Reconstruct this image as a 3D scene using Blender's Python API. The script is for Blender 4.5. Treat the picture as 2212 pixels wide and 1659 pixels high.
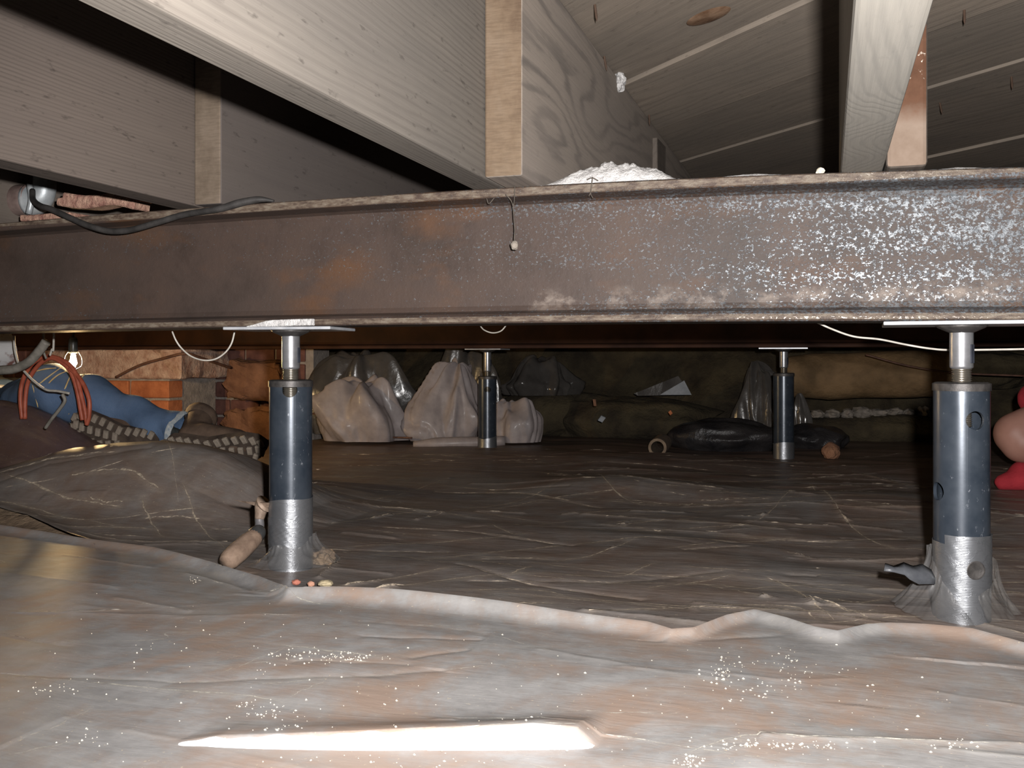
import bpy, bmesh, math, random
import numpy as np
from mathutils import Vector, Matrix, noise as mnoise

for o in list(bpy.data.objects):
    bpy.data.objects.remove(o)
SC = bpy.context.scene
COL = SC.collection
random.seed(7)

# ------------------------------------------------------------------ camera, light, exposure
F = 2090.0            # focal length in pixels of the 2212 x 1659 frame
HX, HY = 1106.0, 774.0
CZ = 0.37             # lens height above the ground
YAW = math.radians(18.0)
cam_d = bpy.data.cameras.new('camera')
cam = bpy.data.objects.new('camera', cam_d)
COL.objects.link(cam)
cam.location = (0, 0, CZ)
cam.rotation_euler = (math.radians(90), 0, YAW)
cam_d.sensor_width = 36.0
cam_d.lens = 36.0 * F / 2212.0
cam_d.shift_y = -(829.5 - HY) / 2212.0
cam_d.clip_start = 0.02
SC.camera = cam

world = bpy.data.worlds.new('world')
SC.world = world
world.use_nodes = True
world.node_tree.nodes['Background'].inputs[0].default_value = (0.6, 0.7, 1.0, 1)
world.node_tree.nodes['Background'].inputs[1].default_value = 0.0

fl = bpy.data.lights.new('camera_flash', 'SPOT')
fl.energy = 345.0
fl.spot_size = math.radians(97)
fl.spot_blend = 0.6
fl.color = (1.0, 0.97, 0.95)
fl.shadow_soft_size = 0.011
flo = bpy.data.objects.new('camera_flash', fl)
COL.objects.link(flo)
flo.location = (0.045, 0.015, CZ + 0.05)
flo.rotation_euler = (math.radians(89), 0, YAW - math.radians(5))

vs = SC.view_settings
vs.view_transform = 'Standard'
vs.look = 'None'
vs.gamma = 1.0
vs.use_curve_mapping = False
vs.exposure = 0.0

# ------------------------------------------------------------------ helpers
RGT = Vector((math.cos(YAW), math.sin(YAW), 0))
FWD = Vector((-math.sin(YAW), math.cos(YAW), 0))
UP = Vector((0, 0, 1))
CAM = Vector((0, 0, CZ))

def at(x, y, D=None, X=None, Y=None, Z=None):
    """world point seen at photo pixel (x, y) at a given depth, or on a given X / Y / Z plane"""
    r = FWD + RGT * ((x - HX) / F) + UP * ((HY - y) / F)
    if D is None:
        if Y is not None: D = Y / r.y
        elif X is not None: D = X / r.x
        else: D = (Z - CZ) / r.z
    return CAM + r * D

def link(name, me, mats=None, parent=None, smooth=False):
    o = bpy.data.objects.new(name, me)
    COL.objects.link(o)
    if mats is not None:
        for m in (mats if isinstance(mats, (list, tuple)) else [mats]):
            me.materials.append(m)
    if parent is not None:
        o.parent = parent
    if smooth:
        me.polygons.foreach_set('use_smooth', [True] * len(me.polygons))
    return o

def tag(o, label=None, cat=None, group=None, kind=None):
    if label: o['label'] = label
    if cat: o['category'] = cat
    if group: o['group'] = group
    if kind: o['kind'] = kind
    return o

def empty(name, loc=(0, 0, 0), rz=0):
    o = bpy.data.objects.new(name, None)
    COL.objects.link(o)
    o.location = loc
    o.rotation_euler = (0, 0, rz)
    o.empty_display_size = 0.05
    return o

def bm_mesh(bm, name='mesh'):
    me = bpy.data.meshes.new(name)
    bm.normal_update()
    bm.to_mesh(me)
    bm.free()
    return me

def pydata(v, f, name='mesh'):
    me = bpy.data.meshes.new(name)
    me.from_pydata([tuple(p) for p in v], [], [tuple(q) for q in f])
    me.update()
    return me

def smooth_line(pts, n=6):
    pts = [Vector(p) for p in pts]
    if len(pts) < 3:
        return pts
    out = []
    P = [pts[0] * 2 - pts[1]] + pts + [pts[-1] * 2 - pts[-2]]
    for i in range(1, len(P) - 2):
        a, b, c, d = P[i - 1:i + 3]
        for k in range(n):
            t = k / n
            out.append(0.5 * ((2 * b) + (c - a) * t + (2 * a - 5 * b + 4 * c - d) * t * t + (3 * b - a - 3 * c + d) * t ** 3))
    out.append(pts[-1])
    return out

def tube_geo(pts, r, seg=10, caps=True, flat=1.0):
    """sweep a circle along pts; r number or list"""
    n = len(pts)
    rr = r if isinstance(r, (list, tuple)) else [r] * n
    V, Fc = [], []
    up = None
    for i, p in enumerate(pts):
        t = (pts[min(i + 1, n - 1)] - pts[max(i - 1, 0)]).normalized()
        if up is None:
            up = Vector((0, 0, 1)) if abs(t.z) < 0.9 else Vector((1, 0, 0))
        a = t.cross(up).normalized()
        up = a.cross(t).normalized()
        for k in range(seg):
            th = 2 * math.pi * k / seg
            V.append(p + (a * math.cos(th) + up * math.sin(th) * flat) * rr[i])
    for i in range(n - 1):
        for k in range(seg):
            k2 = (k + 1) % seg
            Fc.append((i * seg + k, i * seg + k2, (i + 1) * seg + k2, (i + 1) * seg + k))
    if caps:
        Fc.append(tuple(reversed(range(seg))))
        Fc.append(tuple((n - 1) * seg + k for k in range(seg)))
    return V, Fc

def tube(name, pts, r, mat, parent=None, seg=10, sm=6, caps=True, flat=1.0):
    pts = smooth_line(pts, sm)
    if isinstance(r, (list, tuple)) and len(r) != len(pts):
        xs = np.linspace(0, 1, len(r))
        r = list(np.interp(np.linspace(0, 1, len(pts)), xs, r))
    V, Fc = tube_geo(pts, r, seg, caps, flat)
    return link(name, pydata(V, Fc, name), mat, parent, True)

def lathe(prof, seg=40, close=False):
    """profile of (r, z) revolved about z"""
    V, Fc = [], []
    n = len(prof)
    for r, z in prof:
        for k in range(seg):
            a = 2 * math.pi * k / seg
            V.append((r * math.cos(a), r * math.sin(a), z))
    for i in range(n - 1 if not close else n):
        j = (i + 1) % n
        for k in range(seg):
            k2 = (k + 1) % seg
            Fc.append((i * seg + k, i * seg + k2, j * seg + k2, j * seg + k))
    return V, Fc

def box_mesh(x0, x1, y0, y1, z0, z1, bev=0.0, cuts=0, jit=0.0, name='box', seg=1):
    bm = bmesh.new()
    bmesh.ops.create_cube(bm, size=1)
    for v in bm.verts:
        v.co = Vector((x0 if v.co.x < 0 else x1, y0 if v.co.y < 0 else y1, z0 if v.co.z < 0 else z1))
    if cuts:
        bmesh.ops.subdivide_edges(bm, edges=bm.edges[:], cuts=cuts, use_grid_fill=True)
    if jit:
        for v in bm.verts:
            v.co += mnoise.noise_vector(v.co * 14.0 + Vector((x0 * 7, y0 * 5, z0 * 3))) * jit
    if bev:
        es = [e for e in bm.edges if len(e.link_faces) == 2 and e.calc_face_angle(0) > 0.5]
        bmesh.ops.bevel(bm, geom=es, offset=bev, segments=seg, affect='EDGES', profile=0.5)
    return bm_mesh(bm, name)

def evaluated(o):
    dg = bpy.context.evaluated_depsgraph_get()
    me = bpy.data.meshes.new_from_object(o.evaluated_get(dg))
    return me

# ------------------------------------------------------------------ material helpers
BOUNCE_CUT = 0.55
class NT:
    def __init__(s, name):
        s.m = bpy.data.materials.new(name)
        s.m.use_nodes = True
        s.t = s.m.node_tree
        s.b = s.t.nodes['Principled BSDF']
        s.out = s.t.nodes['Material Output']
    def n(s, typ, **kw):
        nd = s.t.nodes.new(typ)
        for k, v in kw.items(): setattr(nd, k, v)
        return nd
    def put(s, sock, v):
        if isinstance(v, bpy.types.NodeSocket): s.t.links.new(v, sock)
        elif v is not None:
            if hasattr(sock.default_value, '__len__'):
                if not hasattr(v, '__len__'): v = (v, v, v)
                k = len(sock.default_value)
                v = tuple(v)[:k] + (1.0,) * (k - len(v))
            sock.default_value = v
    def obj(s): return s.n('ShaderNodeTexCoord').outputs['Object']
    def map(s, vec, scale=(1, 1, 1), loc=(0, 0, 0), rot=(0, 0, 0)):
        nd = s.n('ShaderNodeMapping')
        s.put(nd.inputs['Vector'], vec); s.put(nd.inputs['Scale'], scale)
        s.put(nd.inputs['Location'], loc); s.put(nd.inputs['Rotation'], rot)
        return nd.outputs[0]
    def noise(s, vec, scale, detail=4, rough=0.55, dist=0.0, col=False):
        nd = s.n('ShaderNodeTexNoise')
        s.put(nd.inputs['Vector'], vec); s.put(nd.inputs['Scale'], scale)
        s.put(nd.inputs['Detail'], detail); s.put(nd.inputs['Roughness'], rough); s.put(nd.inputs['Distortion'], dist)
        return nd.outputs['Color' if col else 'Fac']
    def voro(s, vec, scale, feat='F1', rnd=1.0, out='Distance'):
        nd = s.n('ShaderNodeTexVoronoi', feature=feat)
        s.put(nd.inputs['Vector'], vec); s.put(nd.inputs['Scale'], scale); s.put(nd.inputs['Randomness'], rnd)
        return nd.outputs[out]
    def ramp(s, fac, stops, interp='LINEAR'):
        nd = s.n('ShaderNodeValToRGB')
        nd.color_ramp.interpolation = interp
        el = nd.color_ramp.elements
        while len(el) < len(stops): el.new(0.5)
        for e, (p, c) in zip(el, stops):
            e.position = p
            if not hasattr(c, '__len__'): c = (c, c, c)
            e.color = tuple(c) + (1,) if len(c) == 3 else c
        s.put(nd.inputs[0], fac)
        return nd.outputs[0]
    def mix(s, fac, a, b, mode='MIX'):
        nd = s.n('ShaderNodeMix', data_type='RGBA', blend_type=mode)
        s.put(nd.inputs[0], fac); s.put(nd.inputs[6], a); s.put(nd.inputs[7], b)
        return nd.outputs[2]
    def math(s, op, a, b=None, c=None, clamp=False):
        nd = s.n('ShaderNodeMath', operation=op, use_clamp=clamp)
        s.put(nd.inputs[0], a)
        if b is not None: s.put(nd.inputs[1], b)
        if c is not None: s.put(nd.inputs[2], c)
        return nd.outputs[0]
    def vmath(s, op, a, b=None, out=0):
        nd = s.n('ShaderNodeVectorMath', operation=op)
        s.put(nd.inputs[0], a)
        if b is not None: s.put(nd.inputs[1], b)
        return nd.outputs['Value' if out else 'Vector']
    def xyz(s, vec):
        nd = s.n('ShaderNodeSeparateXYZ'); s.put(nd.inputs[0], vec)
        return nd.outputs
    def attr(s, name):
        nd = s.n('ShaderNodeAttribute', attribute_name=name)
        return nd.outputs['Fac']
    def bump(s, h, strength=0.3, dist=0.002):
        nd = s.n('ShaderNodeBump')
        s.put(nd.inputs['Height'], h); s.put(nd.inputs['Strength'], strength); s.put(nd.inputs['Distance'], dist)
        s.put(s.b.inputs['Normal'], nd.outputs[0])
    def set(s, col=None, rough=None, metal=None, spec=None, coat=None, coatr=None, trans=None, alpha=None, emit=None, emits=None, sheen=None):
        B = s.b.inputs
        # one common factor darkens every surface, cutting bounced light so shadows deepen
        if col is not None:
            col = s.mix(1.0, col, (BOUNCE_CUT, BOUNCE_CUT, BOUNCE_CUT), 'MULTIPLY') if isinstance(col, bpy.types.NodeSocket) else tuple(c * BOUNCE_CUT for c in col)
        spec = (0.5 if spec is None else spec) * BOUNCE_CUT
        if coat: coat = coat * BOUNCE_CUT
        if col is not None: s.put(B['Base Color'], col)
        if rough is not None: s.put(B['Roughness'], rough)
        if metal is not None: s.put(B['Metallic'], metal)
        if spec is not None: s.put(B['Specular IOR Level'], spec)
        if coat is not None: s.put(B['Coat Weight'], coat)
        if coatr is not None: s.put(B['Coat Roughness'], coatr)
        if trans is not None: s.put(B['Transmission Weight'], trans)
        if alpha is not None: s.put(B['Alpha'], alpha)
        if emit is not None: s.put(B['Emission Color'], emit)
        if emits is not None: s.put(B['Emission Strength'], emits)
        if sheen is not None: s.put(B['Sheen Weight'], sheen)
        return s.m

def lin(r, g, b):
    f = lambda c: (c / 255 / 12.92) if c / 255 <= 0.04045 else ((c / 255 + 0.055) / 1.055) ** 2.4
    return (f(r), f(g), f(b))

def m_wood(name, light, dark, stain, pith=(0.12, 0.05), freq=75.0, knots=(), ringmix=0.55, warp=0.02, seed=0, spots=0.5, rough=0.8):
    """weathered sawn lumber, grain along local Y; pith=(x,z) axis of the rings; knots = (y, z, amp, sy, sz)"""
    s = NT(name)
    p = s.map(s.obj(), loc=(seed * 0.0, 0, 0))
    lowf = s.noise(s.map(p, (3.0, 0.55, 3.0), loc=(seed, seed * 2, 0)), 1.6, 3, 0.5, col=True)
    q = s.vmath('ADD', p, s.map(s.vmath('SUBTRACT', lowf, (0.5, 0.5, 0.5)), (warp * 2, 0, warp * 2)))
    c = s.xyz(q)
    dx = s.math('SUBTRACT', c[0], pith[0]); dz = s.math('SUBTRACT', c[2], pith[1])
    r = s.math('SQRT', s.math('ADD', s.math('MULTIPLY', dx, dx), s.math('MULTIPLY', dz, dz)))
    pc = s.xyz(p)
    for ky, kz, amp, sy, sz in knots:
        a = s.math('DIVIDE', s.math('SUBTRACT', pc[1], ky), sy)
        b = s.math('DIVIDE', s.math('SUBTRACT', pc[2], kz), sz)
        e = s.math('EXPONENT', s.math('MULTIPLY', s.math('ADD', s.math('MULTIPLY', a, a), s.math('MULTIPLY', b, b)), -1.0))
        r = s.math('ADD', r, s.math('MULTIPLY', e, amp))
    r = s.math('ADD', r, s.math('MULTIPLY', s.noise(s.map(p, (9, 1.2, 9), loc=(seed, 1, 2)), 2.0, 4, 0.6), 2.2 / freq))
    w = s.math('SINE', s.math('MULTIPLY', r, freq * 6.283))
    ring = s.ramp(s.math('MULTIPLY_ADD', w, 0.5, 0.5), [(0.0, 0.0), (0.55, 0.12), (0.86, 0.75), (1.0, 1.0)])
    fib = s.noise(s.map(p, (260, 5, 260), loc=(seed, 0, 0)), 1.0, 4, 0.7)
    fibr = s.ramp(fib, [(0.3, 0.0), (0.7, 1.0)])
    big = s.noise(s.map(p, (4, 1.4, 4), loc=(0, seed, seed)), 1.5, 5, 0.6)
    bigr = s.ramp(big, [(0.36, 0.0), (0.64, 1.0)])
    patch = s.ramp(s.noise(s.map(p, (6, 1.0, 6), loc=(seed, 7, seed)), 1.6, 3, 0.6), [(0.35, 0.25), (0.62, 1.0)])
    col = s.mix(s.math('MULTIPLY', s.math('MULTIPLY', ring, patch), ringmix), light, dark)
    col = s.mix(s.math('MULTIPLY', fibr, 0.28), col, dark)
    col = s.mix(s.math('MULTIPLY', bigr, 0.55), col, stain)
    sp = s.noise(s.map(p, (90, 30, 90), loc=(seed, 3, 1)), 1.0, 3, 0.6)
    spm = s.ramp(sp, [(0.62, 0.0), (0.72, 1.0)])
    col = s.mix(s.math('MULTIPLY', spm, spots), col, tuple(x * 0.45 for x in dark))
    s.bump(s.math('ADD', s.math('MULTIPLY', ring, -0.2), fib), 0.4, 0.0014)
    return s.set(col, rough, 0, 0.3)

def m_simple(name, c1, c2, scale=12, rough=0.7, metal=0.0, spec=0.4, bump=0.3, bd=0.002, stretch=(1, 1, 1), detail=5, lo=0.35, hi=0.65, coat=0, coatr=0.1):
    s = NT(name)
    n = s.noise(s.map(s.obj(), stretch), scale, detail, 0.6)
    col = s.ramp(n, [(lo, c1), (hi, c2)])
    if bump:
        s.bump(s.noise(s.map(s.obj(), stretch), scale * 3.1, 5, 0.65), bump, bd)
    return s.set(col, rough, metal, spec, coat, coatr)

# ------------------------------------------------------------------ materials
def m_rust():
    s = NT('rusty_steel')
    p = s.obj()
    c = s.xyz(p)
    base = s.ramp(s.noise(p, 9, 6, 0.65), [(0.3, (0.040, 0.026, 0.020)), (0.5, (0.060, 0.040, 0.032)), (0.72, (0.073, 0.046, 0.034))])
    base = s.mix(s.math('MULTIPLY', s.ramp(s.noise(s.map(p, (1, 1, 1.6)), 5.5, 5, 0.6), [(0.55, 0), (0.72, 1)]), 0.55), base, (0.119, 0.051, 0.018))
    # dark oily bloom
    base = s.mix(s.math('MULTIPLY', s.ramp(s.noise(p, 3.2, 3, 0.5), [(0.45, 0), (0.7, 1)]), 0.45), base, (0.033, 0.030, 0.027))
    # flaking mill scale: grows towards +x and in lengthwise bands
    along = s.math('MULTIPLY_ADD', c[0], 0.85, 0.52)
    along = s.math('MINIMUM', s.math('MAXIMUM', along, -0.35), 0.60)
    band = s.noise(s.map(p, (2.2, 1, 26)), 1.0, 3, 0.55)
    amt = s.math('ADD', along, s.math('MULTIPLY_ADD', band, 1.7, -0.85))
    fleck = s.noise(s.map(p, (1, 1, 1.3)), 205, 4, 0.7)
    fm = s.ramp(s.math('MULTIPLY_ADD', amt, 0.21, s.math('SUBTRACT', fleck, 0.075)), [(0.52, 0), (0.62, 1)])
    fc = s.ramp(s.noise(p, 60, 3, 0.6), [(0.35, (0.075, 0.084, 0.095)), (0.7, (0.176, 0.189, 0.202))])
    col = s.mix(fm, base, fc)
    # powdery splashes low on the web
    pz = s.math('SUBTRACT', 1.0, s.math('ABSOLUTE', s.math('DIVIDE', s.math('SUBTRACT', c[2], 0.462), 0.022)))
    px = s.math('GREATER_THAN', c[0], -0.45)
    pw = s.math('MULTIPLY', s.math('MULTIPLY', s.math('MAXIMUM', pz, 0.0), px), s.ramp(s.noise(s.map(p, (1, 1, 1.2)), 22, 5, 0.7), [(0.48, 0), (0.66, 1)]))
    col = s.mix(s.math('MULTIPLY', pw, 0.9), col, (0.242, 0.198, 0.167))
    # tan dust on the flange edges
    ed = s.math('GREATER_THAN', s.math('ABSOLUTE', s.math('SUBTRACT', c[2], 0.528)), 0.0885)
    fr = s.math('LESS_THAN', c[1], 1.4262)
    dn = s.ramp(s.noise(s.map(p, (1, 1, 3)), 55, 5, 0.7), [(0.38, (0.066, 0.044, 0.033)), (0.5, (0.132, 0.097, 0.070)), (0.64, (0.202, 0.167, 0.128))])
    col = s.mix(s.math('MULTIPLY', ed, s.math('MULTIPLY', fr, 0.85)), col, dn)
    s.bump(s.math('ADD', s.noise(p, 120, 4, 0.7), s.math('MULTIPLY', fm, 0.6)), 0.35, 0.0015)
    rg = s.mix(fm, 0.62, 0.34)
    return s.set(col, rg, s.math('MULTIPLY', fm, 0.25), 0.45)

MAT = {}
MAT['rust'] = m_rust()
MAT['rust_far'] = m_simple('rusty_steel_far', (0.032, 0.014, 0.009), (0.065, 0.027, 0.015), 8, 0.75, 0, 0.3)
MAT['wood_pale'] = m_wood('joist_pale', (0.215, 0.190, 0.163), (0.090, 0.075, 0.065), (0.125, 0.113, 0.102), pith=(-0.16, 0.48), freq=165, seed=3, ringmix=0.40, warp=0.012)
MAT['wood_grey'] = m_wood('joist_grey', (0.380, 0.322, 0.271), (0.145, 0.127, 0.115), (0.304, 0.260, 0.228), pith=(-0.02, 0.70), freq=62, seed=8, ringmix=0.75, warp=0.035,
                          knots=((1.80, 0.81, 0.040, 0.16, 0.055), (2.05, 0.885, 0.03, 0.2, 0.05), (1.52, 0.75, -0.02, 0.12, 0.05)), spots=0.15)
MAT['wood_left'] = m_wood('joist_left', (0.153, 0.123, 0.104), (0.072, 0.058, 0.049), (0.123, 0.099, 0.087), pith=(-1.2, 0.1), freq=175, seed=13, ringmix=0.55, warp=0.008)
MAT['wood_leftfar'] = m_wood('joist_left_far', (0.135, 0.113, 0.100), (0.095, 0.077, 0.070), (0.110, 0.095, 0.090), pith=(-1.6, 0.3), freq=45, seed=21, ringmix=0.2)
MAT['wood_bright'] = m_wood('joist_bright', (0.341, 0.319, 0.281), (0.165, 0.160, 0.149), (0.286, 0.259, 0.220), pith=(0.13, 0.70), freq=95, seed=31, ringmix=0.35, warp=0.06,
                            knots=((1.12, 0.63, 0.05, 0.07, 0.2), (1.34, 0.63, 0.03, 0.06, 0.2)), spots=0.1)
MAT['wood_plain'] = m_wood('joist_plain', (0.150, 0.125, 0.105), (0.075, 0.060, 0.050), (0.120, 0.100, 0.085), pith=(0.5, 0.3), freq=70, seed=41)

def m_end(name, a, b, c, sc=1.0):
    s = NT(name)
    p = s.obj()
    n = s.noise(s.map(p, (1, 1, 0.7)), 14 * sc, 6, 0.65)
    col = s.ramp(n, [(0.32, a), (0.5, b), (0.7, c)])
    saw = s.noise(s.map(p, (50, 1, 420), rot=(0, 0.15, 0)), 1, 2, 0.5)
    col = s.mix(s.math('MULTIPLY', s.ramp(saw, [(0.4, 0), (0.7, 1)]), 0.3), col, tuple(x * 0.55 for x in a))
    s.bump(saw, 0.35, 0.0015)
    return s.set(col, 0.85, 0, 0.2)
MAT['end_tan'] = m_end('sawn_end_tan', (0.111, 0.074, 0.049), (0.170, 0.121, 0.081), (0.200, 0.149, 0.106))
MAT['end_left'] = m_end('sawn_end_left', (0.121, 0.091, 0.066), (0.171, 0.132, 0.099), (0.198, 0.154, 0.121))
def m_end_red():
    s = NT('sawn_end_red')
    p = s.obj(); c = s.xyz(p)
    n = s.noise(p, 18, 6, 0.65)
    a = s.ramp(n, [(0.3, (0.075, 0.035, 0.020)), (0.7, (0.14, 0.07, 0.042))])
    b = s.ramp(n, [(0.3, (0.17, 0.12, 0.088)), (0.7, (0.25, 0.19, 0.15))])
    f = s.ramp(s.math('ADD', c[2], s.math('MULTIPLY_ADD', n, 0.06, -0.03)), [(0.690, 1.0), (0.712, 0.0)])
    col = s.mix(f, a, b)
    sp = s.ramp(s.noise(p, 120, 3, 0.6), [(0.63, 0), (0.68, 1)])
    zb = s.math('SUBTRACT', 1.0, s.math('ABSOLUTE', s.math('DIVIDE', s.math('SUBTRACT', c[2], 0.765), 0.035)), clamp=True)
    col = s.mix(s.math('MULTIPLY', sp, zb), col, (0.7, 0.62, 0.52))
    s.bump(n, 0.3, 0.002)
    return s.set(col, 0.85, 0, 0.2)
MAT['end_red'] = m_end_red()

MAT['plank'] = [m_wood('plank_%d' % i, (0.200 * k, 0.165 * k, 0.132 * k), (0.070 * k, 0.056 * k, 0.046 * k), (0.115 * k, 0.100 * k, 0.085 * k), pith=(0.03 * i, 0.06 + 0.05 * i), freq=38, seed=51 + i * 5, ringmix=0.38, warp=0.10, spots=0.3)
                for i, k in enumerate((2.0, 1.8, 1.7, 1.75))]
MAT['felt'] = m_simple('pale_gap_dust', (0.42, 0.37, 0.33), (0.62, 0.57, 0.52), 30, 0.95, bump=0.5)
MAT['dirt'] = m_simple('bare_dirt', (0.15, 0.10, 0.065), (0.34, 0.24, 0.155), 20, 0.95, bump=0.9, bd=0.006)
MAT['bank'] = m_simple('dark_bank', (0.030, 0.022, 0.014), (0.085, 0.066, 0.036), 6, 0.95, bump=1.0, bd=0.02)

def m_sheet(name, grey, brown, dustc, bscale=3.0, bamt=0.9, rough=0.42, lo=0.42, hi=0.68, coat=0.25, bumps=0.35, smear=0.4, far=False, spec=0.38):
    s = NT(name)
    p = s.obj()
    n = s.noise(p, bscale, 7, 0.66, 0.8)
    n2 = s.noise(s.map(p, (1, 1, 1), loc=(4, 9, 0)), bscale * 5, 5, 0.65)
    g = s.mix(s.ramp(n2, [(0.35, 0), (0.7, 1)]), grey, tuple(x * 0.68 for x in grey))
    col = s.mix(s.math('MULTIPLY', s.ramp(s.math('MULTIPLY_ADD', n2, 0.25, s.math('MULTIPLY', n, 0.8)), [(lo, 0), (hi, 1)]), bamt), g, brown)
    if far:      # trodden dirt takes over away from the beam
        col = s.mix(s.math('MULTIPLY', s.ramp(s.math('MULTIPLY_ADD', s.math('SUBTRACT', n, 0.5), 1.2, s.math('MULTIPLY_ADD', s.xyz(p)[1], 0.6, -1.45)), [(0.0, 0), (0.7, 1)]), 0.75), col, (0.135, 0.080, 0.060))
    # smeared dust, dragged left-right
    st = s.noise(s.map(p, (4, 26, 4), rot=(0, 0, 0.10)), 1.0, 5, 0.65)
    col = s.mix(s.math('MULTIPLY', s.ramp(st, [(0.5, 0), (0.75, 1)]), smear), col, tuple(x * 0.8 for x in dustc))
    # dust lying on the creases
    d = s.attr('dust')
    dn = s.noise(p, 160, 3, 0.7)
    dm = s.math('MULTIPLY', d, s.ramp(dn, [(0.30, 0.15), (0.62, 1.0)]))
    col = s.mix(s.math('MULTIPLY', dm, 0.9, clamp=True), col, dustc)
    gr = s.ramp(s.noise(p, 210, 2, 0.6), [(0.70, 0), (0.73, 1)])
    col = s.mix(s.math('MULTIPLY', gr, 0.55), col, (0.55, 0.46, 0.33))
    w1 = s.noise(s.map(p, (7, 30, 7), rot=(0, 0, 0.25)), 1.0, 5, 0.6, 0.6)
    w2 = s.noise(s.map(p, (16, 50, 16), rot=(0, 0, -0.35)), 1.0, 4, 0.6, 0.8)
    s.bump(s.math('ADD', w1, s.math('MULTIPLY', w2, 0.5)), bumps, 0.008)
    return s.set(col, rough, 0, spec, coat, 0.35)
MAT['sheet_near'] = m_sheet('sheet_near', (0.300, 0.290, 0.284), (0.290, 0.207, 0.160), (0.47, 0.44, 0.39), 4.2, 0.85, 0.58, lo=0.47, hi=0.62, bumps=0.13, smear=0.25, coat=0.0, spec=0.22)
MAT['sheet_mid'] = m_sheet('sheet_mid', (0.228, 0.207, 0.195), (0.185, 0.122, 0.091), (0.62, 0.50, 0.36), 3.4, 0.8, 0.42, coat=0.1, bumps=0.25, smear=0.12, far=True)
MAT['sheet_purple'] = m_sheet('sheet_purple', (0.115, 0.080, 0.085), (0.16, 0.09, 0.06), (0.35, 0.25, 0.17), 3.0, 0.6, 0.35, coat=0.4)

def m_clear(name, col, alpha, rough=0.3, coat=0.3, crk=11):
    s = NT(name)
    n = s.noise(s.obj(), 18, 5, 0.6)
    a = s.ramp(n, [(0.3, alpha * 0.7), (0.7, min(1.0, alpha * 1.25))])
    c = s.ramp(s.noise(s.obj(), 7, 5, 0.6), [(0.35, tuple(x * 0.75 for x in col)), (0.65, col)])
    s.bump(s.math('ADD', s.voro(s.map(s.obj(), (1, 1, 0.6)), crk), s.math('MULTIPLY', s.noise(s.obj(), 30, 4, 0.6), 0.3)), 0.35, 0.012)
    return s.set(c, rough, 0, 0.5, coat, 0.15, alpha=a)
MAT['film'] = m_clear('translucent_film', (0.20, 0.195, 0.195), 0.34, 0.42, 0.05, 30)
MAT['film_thin'] = m_clear('thin_film', (0.20, 0.19, 0.18), 0.24, 0.42, 0.05, 30)
MAT['bag_white'] = m_clear('bag_white', (0.42, 0.36, 0.35), 0.93, 0.5, 0.06)
MAT['bag_clear'] = m_clear('bag_clear', (0.11, 0.10, 0.092), 0.72, 0.20, 0.6)
MAT['fold_glint'] = m_simple('fold_glint_white', (0.80, 0.80, 0.82), (0.95, 0.95, 0.97), 4, 0.25, 0, 0.9, bump=0.0, coat=0.8, coatr=0.18)  # near-white colour puts the flash glint into the grey sheet's fold

def m_tube():
    s = NT('post_tube')
    p = s.obj()
    sc = s.ramp(s.noise(s.map(p, (1, 1, 0.5)), 130, 4, 0.75), [(0.64, 0), (0.70, 1)])
    dust = s.noise(p, 20, 4, 0.6)
    col = s.ramp(dust, [(0.35, (0.030, 0.040, 0.055)), (0.7, (0.060, 0.072, 0.090))])
    col = s.mix(s.math('MULTIPLY', sc, 0.5), col, (0.38, 0.40, 0.44))
    s.bump(s.noise(p, 80, 3, 0.6), 0.05, 0.001)
    return s.set(col, 0.28, 0.35, 0.6, 0.3, 0.12)
MAT['tube'] = m_tube()
MAT['tube_in'] = m_simple('tube_inside', (0.02, 0.022, 0.03), (0.04, 0.045, 0.06), 20, 0.6)
MAT['nickel'] = m_simple('zinc_rod', (0.30, 0.30, 0.31), (0.45, 0.45, 0.47), 40, 0.33, 0.7, 0.6, bump=0.1, bd=0.001)
MAT['thread'] = m_simple('oiled_thread', (0.16, 0.14, 0.11), (0.28, 0.25, 0.21), 60, 0.3, 0.8, 0.6, bump=0.0)
MAT['ring'] = m_simple('dusty_ring', (0.040, 0.037, 0.036), (0.09, 0.082, 0.078), 70, 0.5, 0.4, 0.5, bump=0.2)
MAT['plate'] = m_simple('zinc_plate', (0.50, 0.52, 0.56), (0.72, 0.73, 0.76), 30, 0.4, 0.45, 0.6, bump=0.1)
def m_tape():
    s = NT('duct_tape')
    p = s.obj(); c = s.xyz(p)
    rib = s.math('SINE', s.math('MULTIPLY', c[2], 6.283 / 0.0022))
    wr = s.noise(s.map(p, (1, 1, 2)), 22, 4, 0.6, 1.2)
    wl = s.ramp(wr, [(0.48, 0), (0.50, 1), (0.52, 0)])
    col = s.ramp(s.noise(p, 12, 4, 0.6), [(0.3, (0.26, 0.27, 0.29)), (0.7, (0.36, 0.37, 0.39))])
    col = s.mix(s.math('MULTIPLY', wl, 0.25), col, (0.14, 0.14, 0.15))
    s.bump(s.math('ADD', s.math('MULTIPLY', rib, 0.12), s.math('ADD', s.math('MULTIPLY', wr, 0.5), s.math('MULTIPLY', wl, 0.4))), 0.16, 0.003)
    return s.set(col, 0.37, 0.8, 0.6)
MAT['tape'] = m_tape()
MAT['powder'] = m_simple('white_powder', (0.62, 0.60, 0.59), (0.88, 0.86, 0.84), 60, 0.95, bump=1.0, bd=0.006)
MAT['plaster'] = m_simple('pink_mortar', (0.42, 0.24, 0.18), (0.70, 0.52, 0.42), 22, 0.95, bump=1.0, bd=0.01)
MAT['brick'] = m_simple('red_brick', (0.36, 0.11, 0.045), (0.56, 0.20, 0.085), 14, 0.9, bump=0.8, bd=0.005)
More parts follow.
